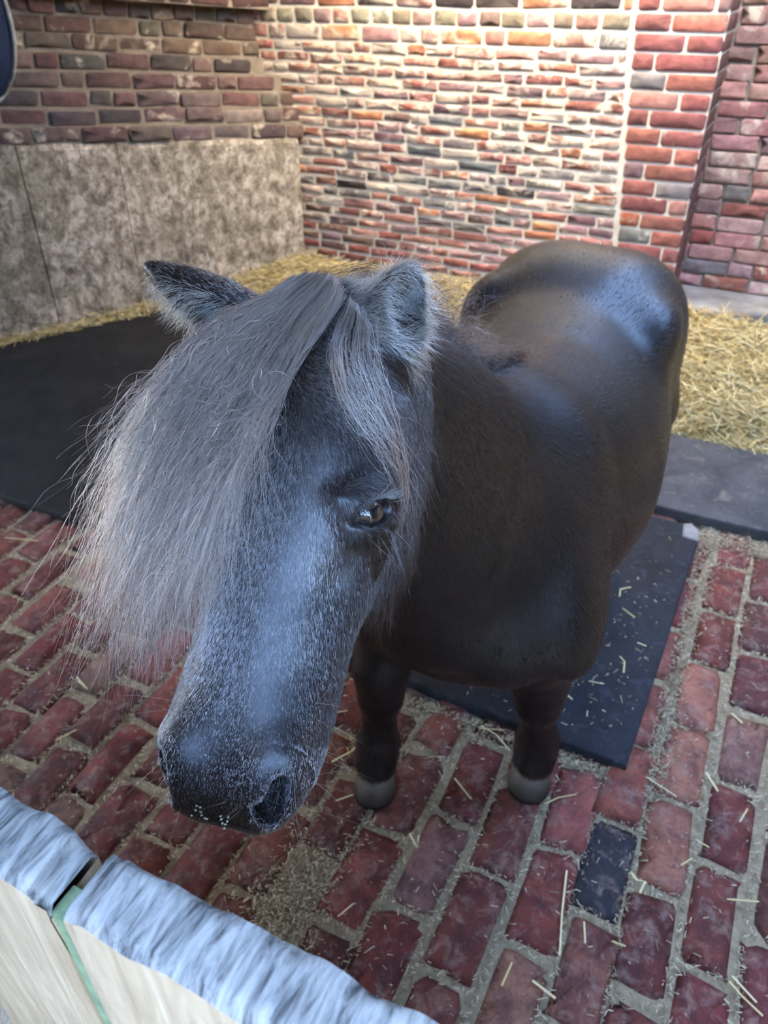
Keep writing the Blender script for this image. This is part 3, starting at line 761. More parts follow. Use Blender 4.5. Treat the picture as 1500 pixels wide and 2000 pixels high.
# ---- skin and coat materials
def mat_coat():
    m, n, l, b = new_mat('dark_coat'); tc = n.new('ShaderNodeTexCoord'); v = tc.outputs['Object']
    mp = n.new('ShaderNodeMapping'); mp.inputs['Scale'].default_value = (1, 1, .22); l.new(v, mp.inputs['Vector'])
    n1 = noise(n, l, 420, 3, .6, mp.outputs[0]); n2 = noise(n, l, 9, 4, .6, v)
    l.new(ramp(n, l, n2.outputs['Fac'], [(.3, (.005, .0035, .0032)), (.7, (.013, .0085, .0075))]).outputs[0], b.inputs['Base Color'])
    b.inputs['Roughness'].default_value = .37; b.inputs['IOR'].default_value = 1.45; b.inputs['Specular IOR Level'].default_value = .5
    b.inputs['Sheen Weight'].default_value = .0; b.inputs['Sheen Roughness'].default_value = .4; b.inputs['Sheen Tint'].default_value = (.8, .8, .9, 1)
    bump(n, l, n1.outputs['Fac'], .14, .002, b); return m
def mat_hair(name, c1, c2, rough=.35, coat=0.0, ior=1.55):
    m = bpy.data.materials.new(name); m.use_nodes = True; n = m.node_tree.nodes; l = m.node_tree.links
    n.remove(n['Principled BSDF']); h = n.new('ShaderNodeBsdfHairPrincipled'); h.parametrization = 'COLOR'
    hi = n.new('ShaderNodeHairInfo'); l.new(ramp(n, l, hi.outputs['Random'], [(0, c1), (1, c2)]).outputs[0], h.inputs['Color'])
    h.inputs['Roughness'].default_value = rough; h.inputs['Radial Roughness'].default_value = .5; h.inputs['Coat'].default_value = coat
    h.inputs['Random Roughness'].default_value = .2; h.inputs['IOR'].default_value = ior
    l.new(h.outputs[0], n['Material Output'].inputs['Surface']); return m
M['coat'] = mat_coat()
M['fur'] = mat_hair('face_fur', (.03, .026, .025), (.40, .37, .36), .26, 0, 2.0)  # face hair paled so its colour carries the sky's sheen
M['bodyfur'] = mat_hair('body_fur', (.003, .0022, .0021), (.011, .008, .0072), .22, 0, 1.5)
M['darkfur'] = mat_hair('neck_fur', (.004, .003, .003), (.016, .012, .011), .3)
M['forelock'] = mat_hair('forelock_hair', (.016, .010, .008), (.60, .33, .225), .28, 0, 1.55)
M['earcoat'] = mat_hair('ear_coat', (.06, .048, .038), (.36, .29, .22), .3)
M['mane'] = mat_hair('mane_hair', (.02, .015, .013), (.08, .06, .05), .3)
M['earfur'] = mat_hair('ear_fur', (.22, .15, .085), (.68, .52, .33), .35)
M['whisker'] = mat_hair('whisker', (.35, .30, .26), (.75, .7, .65), .3)
def mat_hoof():
    m, n, l, b = new_mat('hoof_horn'); tc = n.new('ShaderNodeTexCoord')
    sx = n.new('ShaderNodeSeparateXYZ'); l.new(tc.outputs['Object'], sx.inputs[0])
    n1 = noise(n, l, 60, 4, .6, tc.outputs['Object'])
    t = mathn(n, l, 'ADD', mathn(n, l, 'MULTIPLY', sx.outputs['Z'], 14.0), mathn(n, l, 'MULTIPLY', n1.outputs['Fac'], .5))
    l.new(ramp(n, l, t, [(.2, (.016, .014, .013)), (.6, (.06, .048, .036)), (1.0, (.14, .11, .08))]).outputs[0], b.inputs['Base Color'])
    b.inputs['Roughness'].default_value = .5; b.inputs['Specular IOR Level'].default_value = .3; bump(n, l, n1.outputs['Fac'], .2, .003, b); return m
M['hoof'] = mat_hoof()
def mat_eye():
    m, n, l, b = new_mat('eye'); tc = n.new('ShaderNodeTexCoord'); g = n.new('ShaderNodeTexGradient'); g.gradient_type = 'SPHERICAL'
    mp = n.new('ShaderNodeMapping'); mp.inputs['Location'].default_value = (0, 0, -1.0); mp.inputs['Scale'].default_value = (.9, 1.6, 1.0)
    l.new(tc.outputs['Object'], mp.inputs['Vector']); l.new(mp.outputs[0], g.inputs[0])
    l.new(ramp(n, l, g.outputs['Fac'], [(.25, (.012, .008, .007)), (.40, (.05, .026, .014)), (.55, (.003, .003, .006))]).outputs[0], b.inputs['Base Color'])
    b.inputs['Roughness'].default_value = .04; b.inputs['Coat Weight'].default_value = 1.0; b.inputs['Coat Roughness'].default_value = .02; return m
M['eye'] = mat_eye()
M['sand'] = mat_plain('feed_crumb', (.5, .42, .28), .9)

pony = empty('pony', tuple(v2w(B(-.35, 0, floor_z(1.4)))))
tag(pony, 'small dark brown pony with a long grey brown forelock looking over the gate', 'pony')
PINV = pony.matrix_world.inverted() if False else Matrix.Translation(-pony.location)
ploc = np.array(pony.location)
def to_local(v): return v2w(v)-ploc                       # pony parts carry coordinates relative to the pony's base
body_me.vertices.foreach_set('co', to_local(BV).astype(np.float32).ravel()); body_me.update()
body_me.polygons.foreach_set('use_smooth', np.ones(len(body_me.polygons), bool)); body_me.materials.append(M['coat'])
body = link(bpy.data.objects.new('body', body_me), pony)

# ---- eyes
for ec, out, ax, ay, sg in EYES:
    me = bpy.data.meshes.new('eye'); b_ = bmesh.new(); bmesh.ops.create_uvsphere(b_, u_segments=40, v_segments=24, radius=1.0)
    b_.to_mesh(me); b_.free(); me.materials.append(M['eye']); me.polygons.foreach_set('use_smooth', [True]*len(me.polygons))
    e = link(bpy.data.objects.new('eye', me), pony)
    A = v2w(np.array([ax, ay*1.0, out])); m = Matrix(A.tolist()).transposed().to_4x4() @ Matrix.Diagonal((.0200, .0185, .0185, 1))
    m.translation = Vector(to_local(ec+out*.0005)); e.matrix_local = m
    e['label'] = 'glossy dark eye'
# ---- hooves
def hoof(center, toe, gz, sgn_lab=None, r=.046):
    toe = nrm(toe); sd = np.cross(UP, toe); V = []; N = 28
    prof = [(0, 1.10, .020), (.012, 1.09, .018), (.045, .98, .006), (.066, .88, -.006), (.072, .80, -.008)]
    for z, k, sh in prof:
        for i in range(N):
            a = 2*math.pi*i/N; x = math.cos(a); y = math.sin(a)
            rx = r*k*(1.12 if x > 0 else .92); V.append(np.array([center[0], center[1], gz])+toe*(x*rx+sh)+sd*y*r*k+UP*(z*(1 if x > -.2 else 1-.35*(-x))))
    Fc = [(j*N+i, j*N+(i+1) % N, (j+1)*N+(i+1) % N, (j+1)*N+i) for j in range(len(prof)-1) for i in range(N)] + [tuple(range(N))[::-1], tuple(range((len(prof)-1)*N, len(prof)*N))]
    base = np.array([center[0], center[1], gz])
    o = mesh_obj('hoof', v2w(np.array(V))-v2w(base), Fc, M['hoof'], pony, True); o.location = v2w(base)-ploc
    o['label'] = 'grey horn hoof'; return o
FZ = lambda v: floor_z(v2w(np.array([v[0], v[1], 0]))[1])
for g_, toe_ in LEGS: hoof(g_, toe_, FZ(g_)+.004)
for sg in (1, -1):
    c = B(-.87, sg*.145, 0); hoof(c, F3, FZ(c)+.034)

# ---- hair strands as curves
def hair(name, paths, rad, mat, tip=.25, parent=pony):
    """paths: list of (k,3) arrays in view coordinates, all of the same length"""
    if NOHAIR: return {}
    P = np.asarray(paths); ns, k, _ = P.shape
    cu = bpy.data.hair_curves.new(name); cu.add_curves([k]*ns)
    cu.attributes['position'].data.foreach_set('vector', to_local(P.reshape(-1, 3)).astype(np.float32).ravel())
    r = (np.broadcast_to(np.asarray(rad, float).reshape(-1, 1), (ns, k)))*np.interp(np.linspace(0, 1, k), [0, .6, 1], [1, .85, tip])
    at = cu.attributes.get('radius') or cu.attributes.new('radius', 'FLOAT', 'POINT'); at.data.foreach_set('value', r.astype(np.float32).ravel())
    cu.materials.append(mat); return link(bpy.data.objects.new(name, cu), parent)
def catmull(pts, n):
    pts = np.asarray(pts, float); P = np.vstack([2*pts[0]-pts[1], pts, 2*pts[-1]-pts[-2]]); m = len(pts)-1
    t = np.linspace(0, m, n); i = np.minimum(t.astype(int), m-1); f = (t-i)[:, None]
    a, b, c, d = P[i], P[i+1], P[i+2], P[i+3]
    return .5*((2*b)+(c-a)*f+(2*a-5*b+4*c-d)*f**2+(3*b-a-3*c+d)*f**3)
def push_out(P, margin):
    sh = P.shape; q = P.reshape(-1, 3).copy()
    for _ in range(3):
        d = sdf(q); mg = np.broadcast_to(margin, sh[:2]).reshape(-1); m = d < mg
        if not m.any(): break
        g = grad(q[m]); q[m] += g*np.clip(mg[m]-d[m], 0, .05)[:, None]
    return q.reshape(sh)
def strands_from_guides(guides, n, npts, spread, wave, lift, lenvar=(.75, 1.0), marg=.002, ends_wild=.01, clump=1):
    """blend neighbouring guides (all with the same number of control points)"""
    Gd = np.array([catmull(g, npts) for g in guides]); K = len(Gd)
    u = rng.uniform(0, K-1, n); i = np.minimum(u.astype(int), K-2); f = (u-i)[:, None, None]
    P = Gd[i]*(1-f)+Gd[i+1]*f; t = np.linspace(0, 1, npts)[None, :, None]
    cl = rng.integers(0, max(2, n//clump), n); ncl = cl.max()+1
    if clump > 1:                                              # strands of one clump start from nearly the same place
        uc = rng.uniform(0, K-1, ncl); u2 = np.clip(uc[cl]+rng.normal(0, .10, n), 0, K-1.0001); i = np.minimum(u2.astype(int), K-2); f = (u2-i)[:, None, None]; P = Gd[i]*(1-f)+Gd[i+1]*f
    off = rng.normal(0, 1, (n, 1, 3))*spread*(.45 if clump > 1 else 1)+(rng.normal(0, 1, (ncl, 1, 3))*spread)[cl]*(clump > 1); P = P+off*(.35+.65*t)
    ln = rng.uniform(*lenvar, n)                                  # strands of different length
    T = np.linspace(0, 1, npts)[None]*ln[:, None]*(npts-1); j = np.minimum(T.astype(int), npts-2); ff = (T-j)[..., None]
    R = np.arange(n)[:, None]; P = P[R, j]*(1-ff)+P[R, j+1]*ff
    # crimp and clumping
    ph = rng.uniform(0, 6.28, (n, 1, 3)); fr = rng.uniform(5, 13, (n, 1, 3))
    if clump > 1: ph = rng.uniform(0, 6.28, (ncl, 1, 3))[cl]+rng.normal(0, .7, (n, 1, 3)); fr = rng.uniform(6, 15, (ncl, 1, 3))[cl]
    am = rng.gamma(1.5, .65, (n, 1, 1))*wave
    P = P+np.sin(t*fr+ph)*am*(.15+t**1.3)+np.sin(t*fr*3.3+ph*2)*am*.32*(.2+t)
    P = P+rng.normal(0, 1, (n, 1, 3))*ends_wild*t**3
    return push_out(P, marg+lift*rng.random((n, 1)))

gz = lambda *a: [un(x, y, z) for x, y, z in a]
FG = [gz((575, 560, .800), (420, 625, .775), (315, 730, .755), (245, 870, .745), (212, 1010, .745), (200, 1150, .75), (195, 1285, .755)),
      gz((605, 553, .795), (455, 640, .765), (355, 760, .745), (290, 890, .735), (260, 1040, .735), (245, 1180, .74), (238, 1310, .75)),
      gz((630, 560, .792), (495, 660, .755), (405, 785, .735), (345, 915, .722), (315, 1060, .72), (298, 1190, .73), (288, 1310, .74)),
      gz((650, 575, .790), (540, 680, .745), (465, 805, .722), (410, 925, .71), (375, 1060, .705), (350, 1170, .715), (335, 1285, .73)),
      gz((672, 590, .790), (585, 700, .742), (525, 805, .712), (475, 905, .70), (435, 1010, .695), (405, 1100, .70), (372, 1200, .71))]
fore = strands_from_guides(FG, 4300, 36, .0065, .0048, .022, (.45, 1.0), .002, .026, 16)
hair('forelock', fore, rng.choice([.00016, .00022, .00034], 4300), M['forelock'])['label'] = 'long crimped grey brown forelock hanging over one side of the face'
FG2 = [gz((690, 610, .79), (650, 665, .752), (655, 745, .735), (690, 830, .735), (735, 905, .742), (768, 980, .75), (785, 1060, .755)),
       gz((710, 615, .79), (690, 680, .755), (705, 770, .742), (735, 850, .742), (770, 930, .748), (790, 1005, .755), (797, 1085, .76)),
       gz((725, 640, .79), (735, 720, .765), (755, 800, .757), (775, 880, .757), (787, 945, .76), (795, 1010, .765), (800, 1080, .77))]
fore2 = strands_from_guides(FG2, 170, 26, .005, .0045, .008, (.40, 1.0), .0015, .012, 8)
hair('forelock', fore2, rng.uniform(.00014, .00030, 170), M['forelock'])['label'] = 'thin lock of hair falling past the eye'

# ---- short coat on the head, longer on the cheek and throat
tri = body_me.loop_triangles; body_me.calc_loop_triangles(); nt = len(body_me.loop_triangles)
TI = np.empty(nt*3, np.int32); body_me.loop_triangles.foreach_get('vertices', TI); TI = TI.reshape(-1, 3)
A0, A1, A2 = BV[TI[:, 0]], BV[TI[:, 1]], BV[TI[:, 2]]; CR = np.cross(A1-A0, A2-A0); AREA = np.linalg.norm(CR, axis=1)/2; CEN = (A0+A1+A2)/3; FN = CR/(2*AREA[:, None]+1e-12)
q_ = CEN-P0; HT = q_@HX/HL; HSv = q_@HS; HNv = q_@HN
def sample(weight, n):
    w = AREA*weight; w = w/w.sum(); k = rng.choice(len(w), n, p=w); r1 = np.sqrt(rng.random(n))[:, None]; r2 = rng.random(n)[:, None]
    return A0[k]*(1-r1)+A1[k]*r1*(1-r2)+A2[k]*r1*r2, FN[k], k
camv = np.array([0, 0, CAM_H])
facing = np.einsum('ij,ij->i', FN, nrm(camv-HC)[None]) > -.45
def fur(name, weight, n, length, flow, lift, rad, mat, curl=.1, pts=4):
    P, N, k = sample(weight, n); D = flow(P, k); D = D-N*np.einsum('ij,ij->i', D, N)[:, None]; D /= np.linalg.norm(D, axis=1, keepdims=True)+1e-9
    D = D+rng.normal(0, curl, D.shape); L = (length(P, k) if callable(length) else length)*rng.uniform(.6, 1.25, n)
    t = np.linspace(0, 1, pts)[None, :, None]
    S = P[:, None]-N[:, None]*.0008+(D[:, None]*t*np.cos(lift)+N[:, None]*(t*math.sin(lift)*(1-.45*t)))*L[:, None, None]
    return hair(name, S, rad, mat, .15)
ewm = np.zeros(nt)
for base, ax, opn, sd, L, w in EARS:
    q = CEN-base; ewm += (q@ax/L > -.05) & (q@ax/L < 1.05) & (np.abs(q@sd) < w*1.3) & (np.abs(q@opn) < w*1.5)
whorl = Hd(.30, -.004, .018)
def head_flow(P, k):
    d = P-whorl; r = np.linalg.norm(d, axis=1, keepdims=True)
    radial = d/(r+1e-6); base = HX[None]*np.ones_like(P)-HN*.25
    up = ((d@HX) < 0)[:, None]
    f = base+radial*.45*np.clip(r/.04, 0, 1)
    sd = np.sign(d@HS)[:, None]
    w_ = np.clip((-(d@HX)+.03)/.09, 0, 1)[:, None]; w_ = w_*w_*(3-2*w_); x_ = np.clip((d@HS)/.03, -1, 1)[:, None]
    return f*(1-w_)+(HS[None]*x_*.75+base*.42-HN*.2)*w_
onhead = (PR[NPR][0](CEN) < .022) & (HT > -.08) & (HT < 1.05) & (HNv > -.17) & facing
# pale front stands in for sky sheen, near black cheek for shade
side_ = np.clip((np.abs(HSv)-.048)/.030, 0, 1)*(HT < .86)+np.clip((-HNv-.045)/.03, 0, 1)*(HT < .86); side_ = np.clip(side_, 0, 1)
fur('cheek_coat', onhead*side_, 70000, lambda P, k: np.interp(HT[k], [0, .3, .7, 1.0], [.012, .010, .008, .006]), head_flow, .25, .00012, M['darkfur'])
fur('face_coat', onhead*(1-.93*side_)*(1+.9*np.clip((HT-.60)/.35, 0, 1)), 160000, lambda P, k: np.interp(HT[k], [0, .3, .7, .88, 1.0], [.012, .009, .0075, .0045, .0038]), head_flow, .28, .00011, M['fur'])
onneck = (HT > -.9) & (CEN[:, 1] < 1.25) & (CEN[:, 2] > .6) & ~onhead & (np.einsum('ij,ij->i', FN, (camv-CEN)/np.linalg.norm(camv-CEN, axis=1, keepdims=True)) > -.2)
fur('neck_coat', onneck*np.exp(-np.linalg.norm(CEN-Hd(.35, .08, -.15), axis=1)/.16), 38000, .013, lambda P, k: -UP[None]*np.ones_like(P)-F3*.5, .2, .00014, M['darkfur'], .12)
toc = (camv-CEN)/np.linalg.norm(camv-CEN, axis=1, keepdims=True)
onbody = (np.einsum('ij,ij->i', FN, toc) > -.15) & ~onhead & (ewm == 0) & (CEN[:, 2] > .2)
def body_flow(P, k):
    s_ = (P[:, :2]-OB)@FB
    return -F3[None]*np.interp(s_, [-1, -.3, .1], [.9, .8, .35])[:, None]-UP[None]*np.interp(s_, [-1, -.3, .1], [.5, .6, .9])[:, None]
fur('body_coat', onbody*(.7+.5*(CEN[:, 1] < 1.5)), 190000, .013, body_flow, .16, .00028, M['bodyfur'], .10)
# throat and jaw beard
jaw = onhead & (HNv < -.13) | ((HT > .35) & (HT < .95) & (HNv < -.09) & (HNv > -.25))
fur('jaw_hair', jaw.astype(float), 3000, .040, lambda P, k: -UP[None]*np.ones_like(P)+HX*.3, .4, .00014, M['darkfur'], .18, 6)
low = ((CEN[:, 2] < .23) & (CEN[:, 1] < 1.45)).astype(float)*(1+2*(CEN[:, 2] < .12))
fur('leg_hair', low, 12000, .022, lambda P, k: -UP[None]*np.ones_like(P), .22, .00022, M['darkfur'], .12, 5)
# ears
ew = np.zeros(nt); ei = np.zeros(nt)
for base, ax, opn, sd, L, w in EARS:
    q = CEN-base; t = q@ax/L; x = q@sd; y = q@opn
    m = (t > -.15) & (t < 1.05) & (np.abs(x) < w*1.3) & (np.abs(y) < w*1.5); ew += m
    ei += m*((np.einsum('ij,j->i', FN, opn) > .1) | (np.abs(x) > w*.55))*(t < .95)
def ear_flow(P, k):
    o = np.zeros_like(P)
    for base, ax, opn, sd, L, w in EARS:
        m = (np.linalg.norm(P-(base+ax*L*.5), axis=1) < L*.75)[:, None]; sgnx = np.sign((P-base)@sd)[:, None]
        o = np.where(m, ax*.55+opn*.5-sgnx*sd*.2-UP*.35, o)
    return o
fur('ear_fur', (ew > 0)*1.0, 12000, .008, lambda P, k: ear_flow(P, k), .25, .00014, M['earcoat'], .2)
fur('ear_fur', (ei > 0)*1.0, 9000, .024, lambda P, k: ear_flow(P, k)-UP*.6, .35, .00016, M['earfur'], .3, 6)
# mane: crest of the neck, lying to the far side with wisps on top
MG = []
for f_ in (0.98, .8, .6, .4, .2, .02):
    c = NB+NXA*NLn*f_; top = c+NU*np.interp(f_, [0, .25, .5, .75, 1], [.235, .215, .185, .150, .11])
    MG.append([top, top+NU*.03-NSd*.03, top-NSd*.10-UP*.02, top-NSd*.15-UP*.12, top-NSd*.17-UP*.22])
mane = strands_from_guides(MG, 2600, 14, .014, .004, .02, (.5, 1.0), .001, .02)
hair('mane', mane, .00026, M['mane'])
wisp = strands_from_guides([[m[0], m[0]+NU*.03, m[0]+NU*.055+NSd*.01, m[0]+NU*.07+NSd*.03] for m in MG], 900, 8, .012, .006, .0, (.4, 1), .0, .02)
hair('mane', wisp, .0002, M['mane'])
# whiskers, lashes and tail
W = []
for _ in range(120):
    t = random.uniform(.80, 1.0); sg = random.choice((-1, 1)); p = Hd(t, sg*random.uniform(.03, .055), random.uniform(-.10, -.03))
    q = p[None]; d = sdf(q); g = grad(q)[0]; p = p-g*d[0]; L = random.uniform(.03, .085)
    dr = nrm(g+HX*random.uniform(-.1, .5)+rng.normal(0, .25, 3)); tt = np.linspace(0, 1, 8)[:, None]
    W.append(p+dr*tt*L-UP*(tt**2)*L*.18)
hair('whiskers', W, .00013, M['whisker'], .3)
W = []
for ec, out, ax, ay, sg in EYES:
    up = ay
    for k in range(70):
        a = random.uniform(-1, 1); p = ec+ax*.019*a+up*(.0135*math.sqrt(1-.8*a*a))+out*.0165; L = random.uniform(.014, .024)
        dr = nrm(out*.9+up*.15-HN*.5+ax*a*.3+rng.normal(0, .12, 3)); tt = np.linspace(0, 1, 6)[:, None]
        W.append(p+dr*tt*L+up*tt**2*L*.35)
    for k in range(7):
        a = random.uniform(-1, 1); p = ec+ax*.02*a-up*.016+out*.010; L = random.uniform(.03, .06); dr = nrm(out*.6-up*.7+HX*.2+rng.normal(0, .2, 3)); tt = np.linspace(0, 1, 6)[:, None]
        W.append(p+dr*tt*L-UP*tt**2*L*.2)
hair('eyelashes', W, .00013, M['whisker'], .3)
TG = [[B(-.96, l, .97), B(-1.02, l*1.1, .95), B(-1.05, l*1.3, .80), B(-1.04, l*1.5, .55), B(-1.02, l*1.6, .28)] for l in (-.05, 0, .05)]
tail = strands_from_guides(TG, 1200, 14, .012, .004, .01, (.6, 1), .001, .01)
hair('tail', tail, .0003, M['mane'])

# ------------------------------------------------------------------ gate in the foreground
def mat_gate(name, stops, scl, rough=.85, bstr=.5):
    m, n, l, b = new_mat(name); tc = n.new('ShaderNodeTexCoord')
    mp = n.new('ShaderNodeMapping'); mp.inputs['Scale'].default_value = scl; l.new(tc.outputs['Object'], mp.inputs['Vector'])
    n1 = noise(n, l, 1.0, 7, .65, mp.outputs[0], .6); n2 = noise(n, l, 9, 4, .6, tc.outputs['Object'])
    c = ramp(n, l, n1.outputs['Fac'], stops).outputs[0]
    c = mix(n, l, .35, c, ramp(n, l, n2.outputs['Fac'], [(.3, (.55, .55, .55)), (.7, (1, 1, 1))]).outputs[0], 'MULTIPLY')
    l.new(c, b.inputs['Base Color']); b.inputs['Roughness'].default_value = rough
    bump(n, l, n1.outputs['Fac'], bstr, .004, b); return m
M['gate_front'] = mat_gate('pale_planed_board', [(.3, (.23, .145, .07)), (.55, (.38, .27, .15)), (.75, (.50, .385, .24))], (60, 60, 5))
M['gate_top'] = mat_gate('weathered_board_end', [(.36, (.035, .032, .028)), (.46, (.13, .12, .105)), (.60, (.25, .23, .20))], (150, 22, 60), .85, .3)
M['moss'] = mat_mortar('green_paint', (.09, .12, .05), (.20, .24, .12), 50)
gate = empty('stable_gate', (-.15, .15, floor_z(.15)))
tag(gate, 'wooden stable half gate of thick boards with a weathered grey top in the foreground', 'gate')
gl = np.array(gate.location)
def fract(x, seed):
    return sum(math.sin(x*f+seed*k*1.7)*a for k, (f, a) in enumerate(((37, .0009), (91, .0004), (173, .0002), (311, .00015)), 1))
def board(x0, x1, seed, notch=None):
    y0, y1 = .128, .172; nx, ny = 70, 9; V = []; Fc = []; zb = .12
    def top(x, y):
        e = min(x-x0, x1-x); r = max(0, 1-e/.006); z = 1.15+fract(x, seed)+fract(y*2.3+x*.6, seed+5)*.7-r*r*.005
        f = max(0, 1-(y-y0)/.007); z -= f*f*(.007+.003*math.sin(x*70+seed)); f = max(0, 1-(y1-y)/.005); z -= f*f*(.004+.003*math.sin(x*110+seed*3))
        if notch:
            for nxp, w, dpt in notch: z -= dpt*math.exp(-((x-nxp)/w)**2)
        return z
    xs = np.linspace(x0, x1, nx); ys = np.linspace(y0, y1, ny)
    for x in xs:
        for y in ys: V.append((x, y+(fract(x, seed+2)*1.6 if y == ys[-1] else 0)+(fract(x, seed+9)*.9 if y == ys[0] else 0), top(x, y)))
    idx = lambda i, j: i*ny+j
    for i in range(nx-1):
        for j in range(ny-1): Fc.append((idx(i, j), idx(i+1, j), idx(i+1, j+1), idx(i, j+1)))
    o = mesh_obj('board_top', np.array(V)-gl, Fc, M['gate_top'], None, True)
    # body of the board below its weathered top
    b0 = len(V); W = []; F2 = []
    for i, x in enumerate(xs):
        f = V[idx(i, 0)]; bk = V[idx(i, ny-1)]
        W += [f, (x, y0, 1.135+fract(x, seed+4)), (x, y0, zb), (x, y1, zb), bk]
    for i in range(nx-1):
        a, b = i*5, i*5+5
        for q in range(4): F2.append((a+q, a+q+1, b+q+1, b+q))
    F2 += [(4, 3, 2, 1, 0), tuple(range((nx-1)*5, nx*5))]
    body_ = mesh_obj('board', np.array(W)-gl, F2, M['gate_front'], gate)
    o.parent = body_; return body_
board(-.442, -.290, 3.1, [(-.293, .008, .012)]); board(-.276, .012, 5.7, [(-.270, .006, .008)]); board(.016, .40, 8.3)
st_ = [(-.2915, .130), (-.2795, .130), (-.2795, .150), (-.2915, .150)]
mo = poly_prism('gap_strip', [(x-gl[0], y-gl[1]) for x, y in st_], lambda x, y: .12-gl[2], lambda x, y: 1.128-gl[2], M['moss'], gate, 0); mo['label'] = 'green strip between the boards'
rl = boxo('ledge_rail', -.44-gl[0], .40-gl[0], .173-gl[1], .195-gl[1], .55-gl[2], .68-gl[2], M['gate_front']); rl.parent = gate

# ------------------------------------------------------------------ navy rug hanging on the left wall
M['navy'] = mat_plain('navy_cloth', (.010, .022, .055), .75, .3, 60); M['piping'] = mat_plain('pale_piping', (.42, .42, .38), .8, .3)
rc = np.array(lw(1.60, .06, 1.44)); NU_, NV_ = 40, 20; V = []; Fc = []
for i in range(NU_):
    a = 2*math.pi*i/NU_
    for j in range(NV_+1):
        b = -math.pi/2+math.pi*j/NV_
        cxx = abs(math.cos(b))**.7*math.cos(b)/max(1e-6, abs(math.cos(b)))
        u = math.copysign(abs(math.cos(a))**.8, math.cos(a))*cxx*.215; o_ = math.sin(a)*cxx*.085*(1+.12*math.sin(6*b+2*a)); z = math.sin(b)*.30+.012*math.sin(5*a)
        V.append((DL[0]*u+NL[0]*o_, DL[1]*u+NL[1]*o_, z))
for i in range(NU_):
    for j in range(NV_): Fc.append((i*(NV_+1)+j, ((i+1) % NU_)*(NV_+1)+j, ((i+1) % NU_)*(NV_+1)+j+1, i*(NV_+1)+j+1))
rug = mesh_obj('horse_rug', V, Fc, M['navy'], None, True); rug.location = rc
tag(rug, 'navy blue padded rug with pale piping hanging on the left wall', 'rug')
V = []; Fc = []; NP_ = 60
for i in range(NP_):
    b = -math.pi/2+math.pi*.62*i/(NP_-1); c = math.cos(b)
    for s_ in range(6):
        r = .010; a = 2*math.pi*s_/6; u = -(c**.7)*(.217); z = math.sin(b)*.302
        V.append((DL[0]*(u+r*math.cos(a)*c)+NL[0]*(.03+r*math.sin(a)), DL[1]*(u+r*math.cos(a)*c)+NL[1]*(.03+r*math.sin(a)), z+r*math.cos(a)*math.sin(b)))
for i in range(NP_-1):
    for s_ in range(6): Fc.append((i*6+s_, i*6+(s_+1) % 6, (i+1)*6+(s_+1) % 6, (i+1)*6+s_))
mesh_obj('piping', V, Fc, M['piping'], rug, True)['label'] = 'pale piping along the hem'

# ------------------------------------------------------------------ loose straw
def stalk(pix, dh, r, label, group):
    P = np.array([fpt(x, y, dh) for x, y in pix]); base = P.mean(0); V = []; Fc = []; K = len(P)
    for i in range(K):
        d = nrm(P[min(i+1, K-1)]-P[max(i-1, 0)]); sd = nrm(np.cross(d, UP)); up = np.cross(sd, d)
        for s_ in range(6):
            a = s_*math.pi/3; V.append(P[i]-base+(sd*math.cos(a)+up*math.sin(a)*.7)*r)
    for i in range(K-1):
        for s_ in range(6): Fc.append((i*6+s_, i*6+(s_+1) % 6, (i+1)*6+(s_+1) % 6, (i+1)*6+s_))
    Fc += [tuple(range(6))[::-1], tuple(range((K-1)*6, K*6))]
    o = mesh_obj('straw_stalk', V, Fc, M['straw']); o.location = base
    at = o.data.attributes.new('tint', 'FLOAT', 'POINT'); at.data.foreach_set('value', [random.uniform(.45, .95)]*len(V))
    tag(o, label, 'straw', group); return o
fg = 'loose straw stalks on the brick floor'
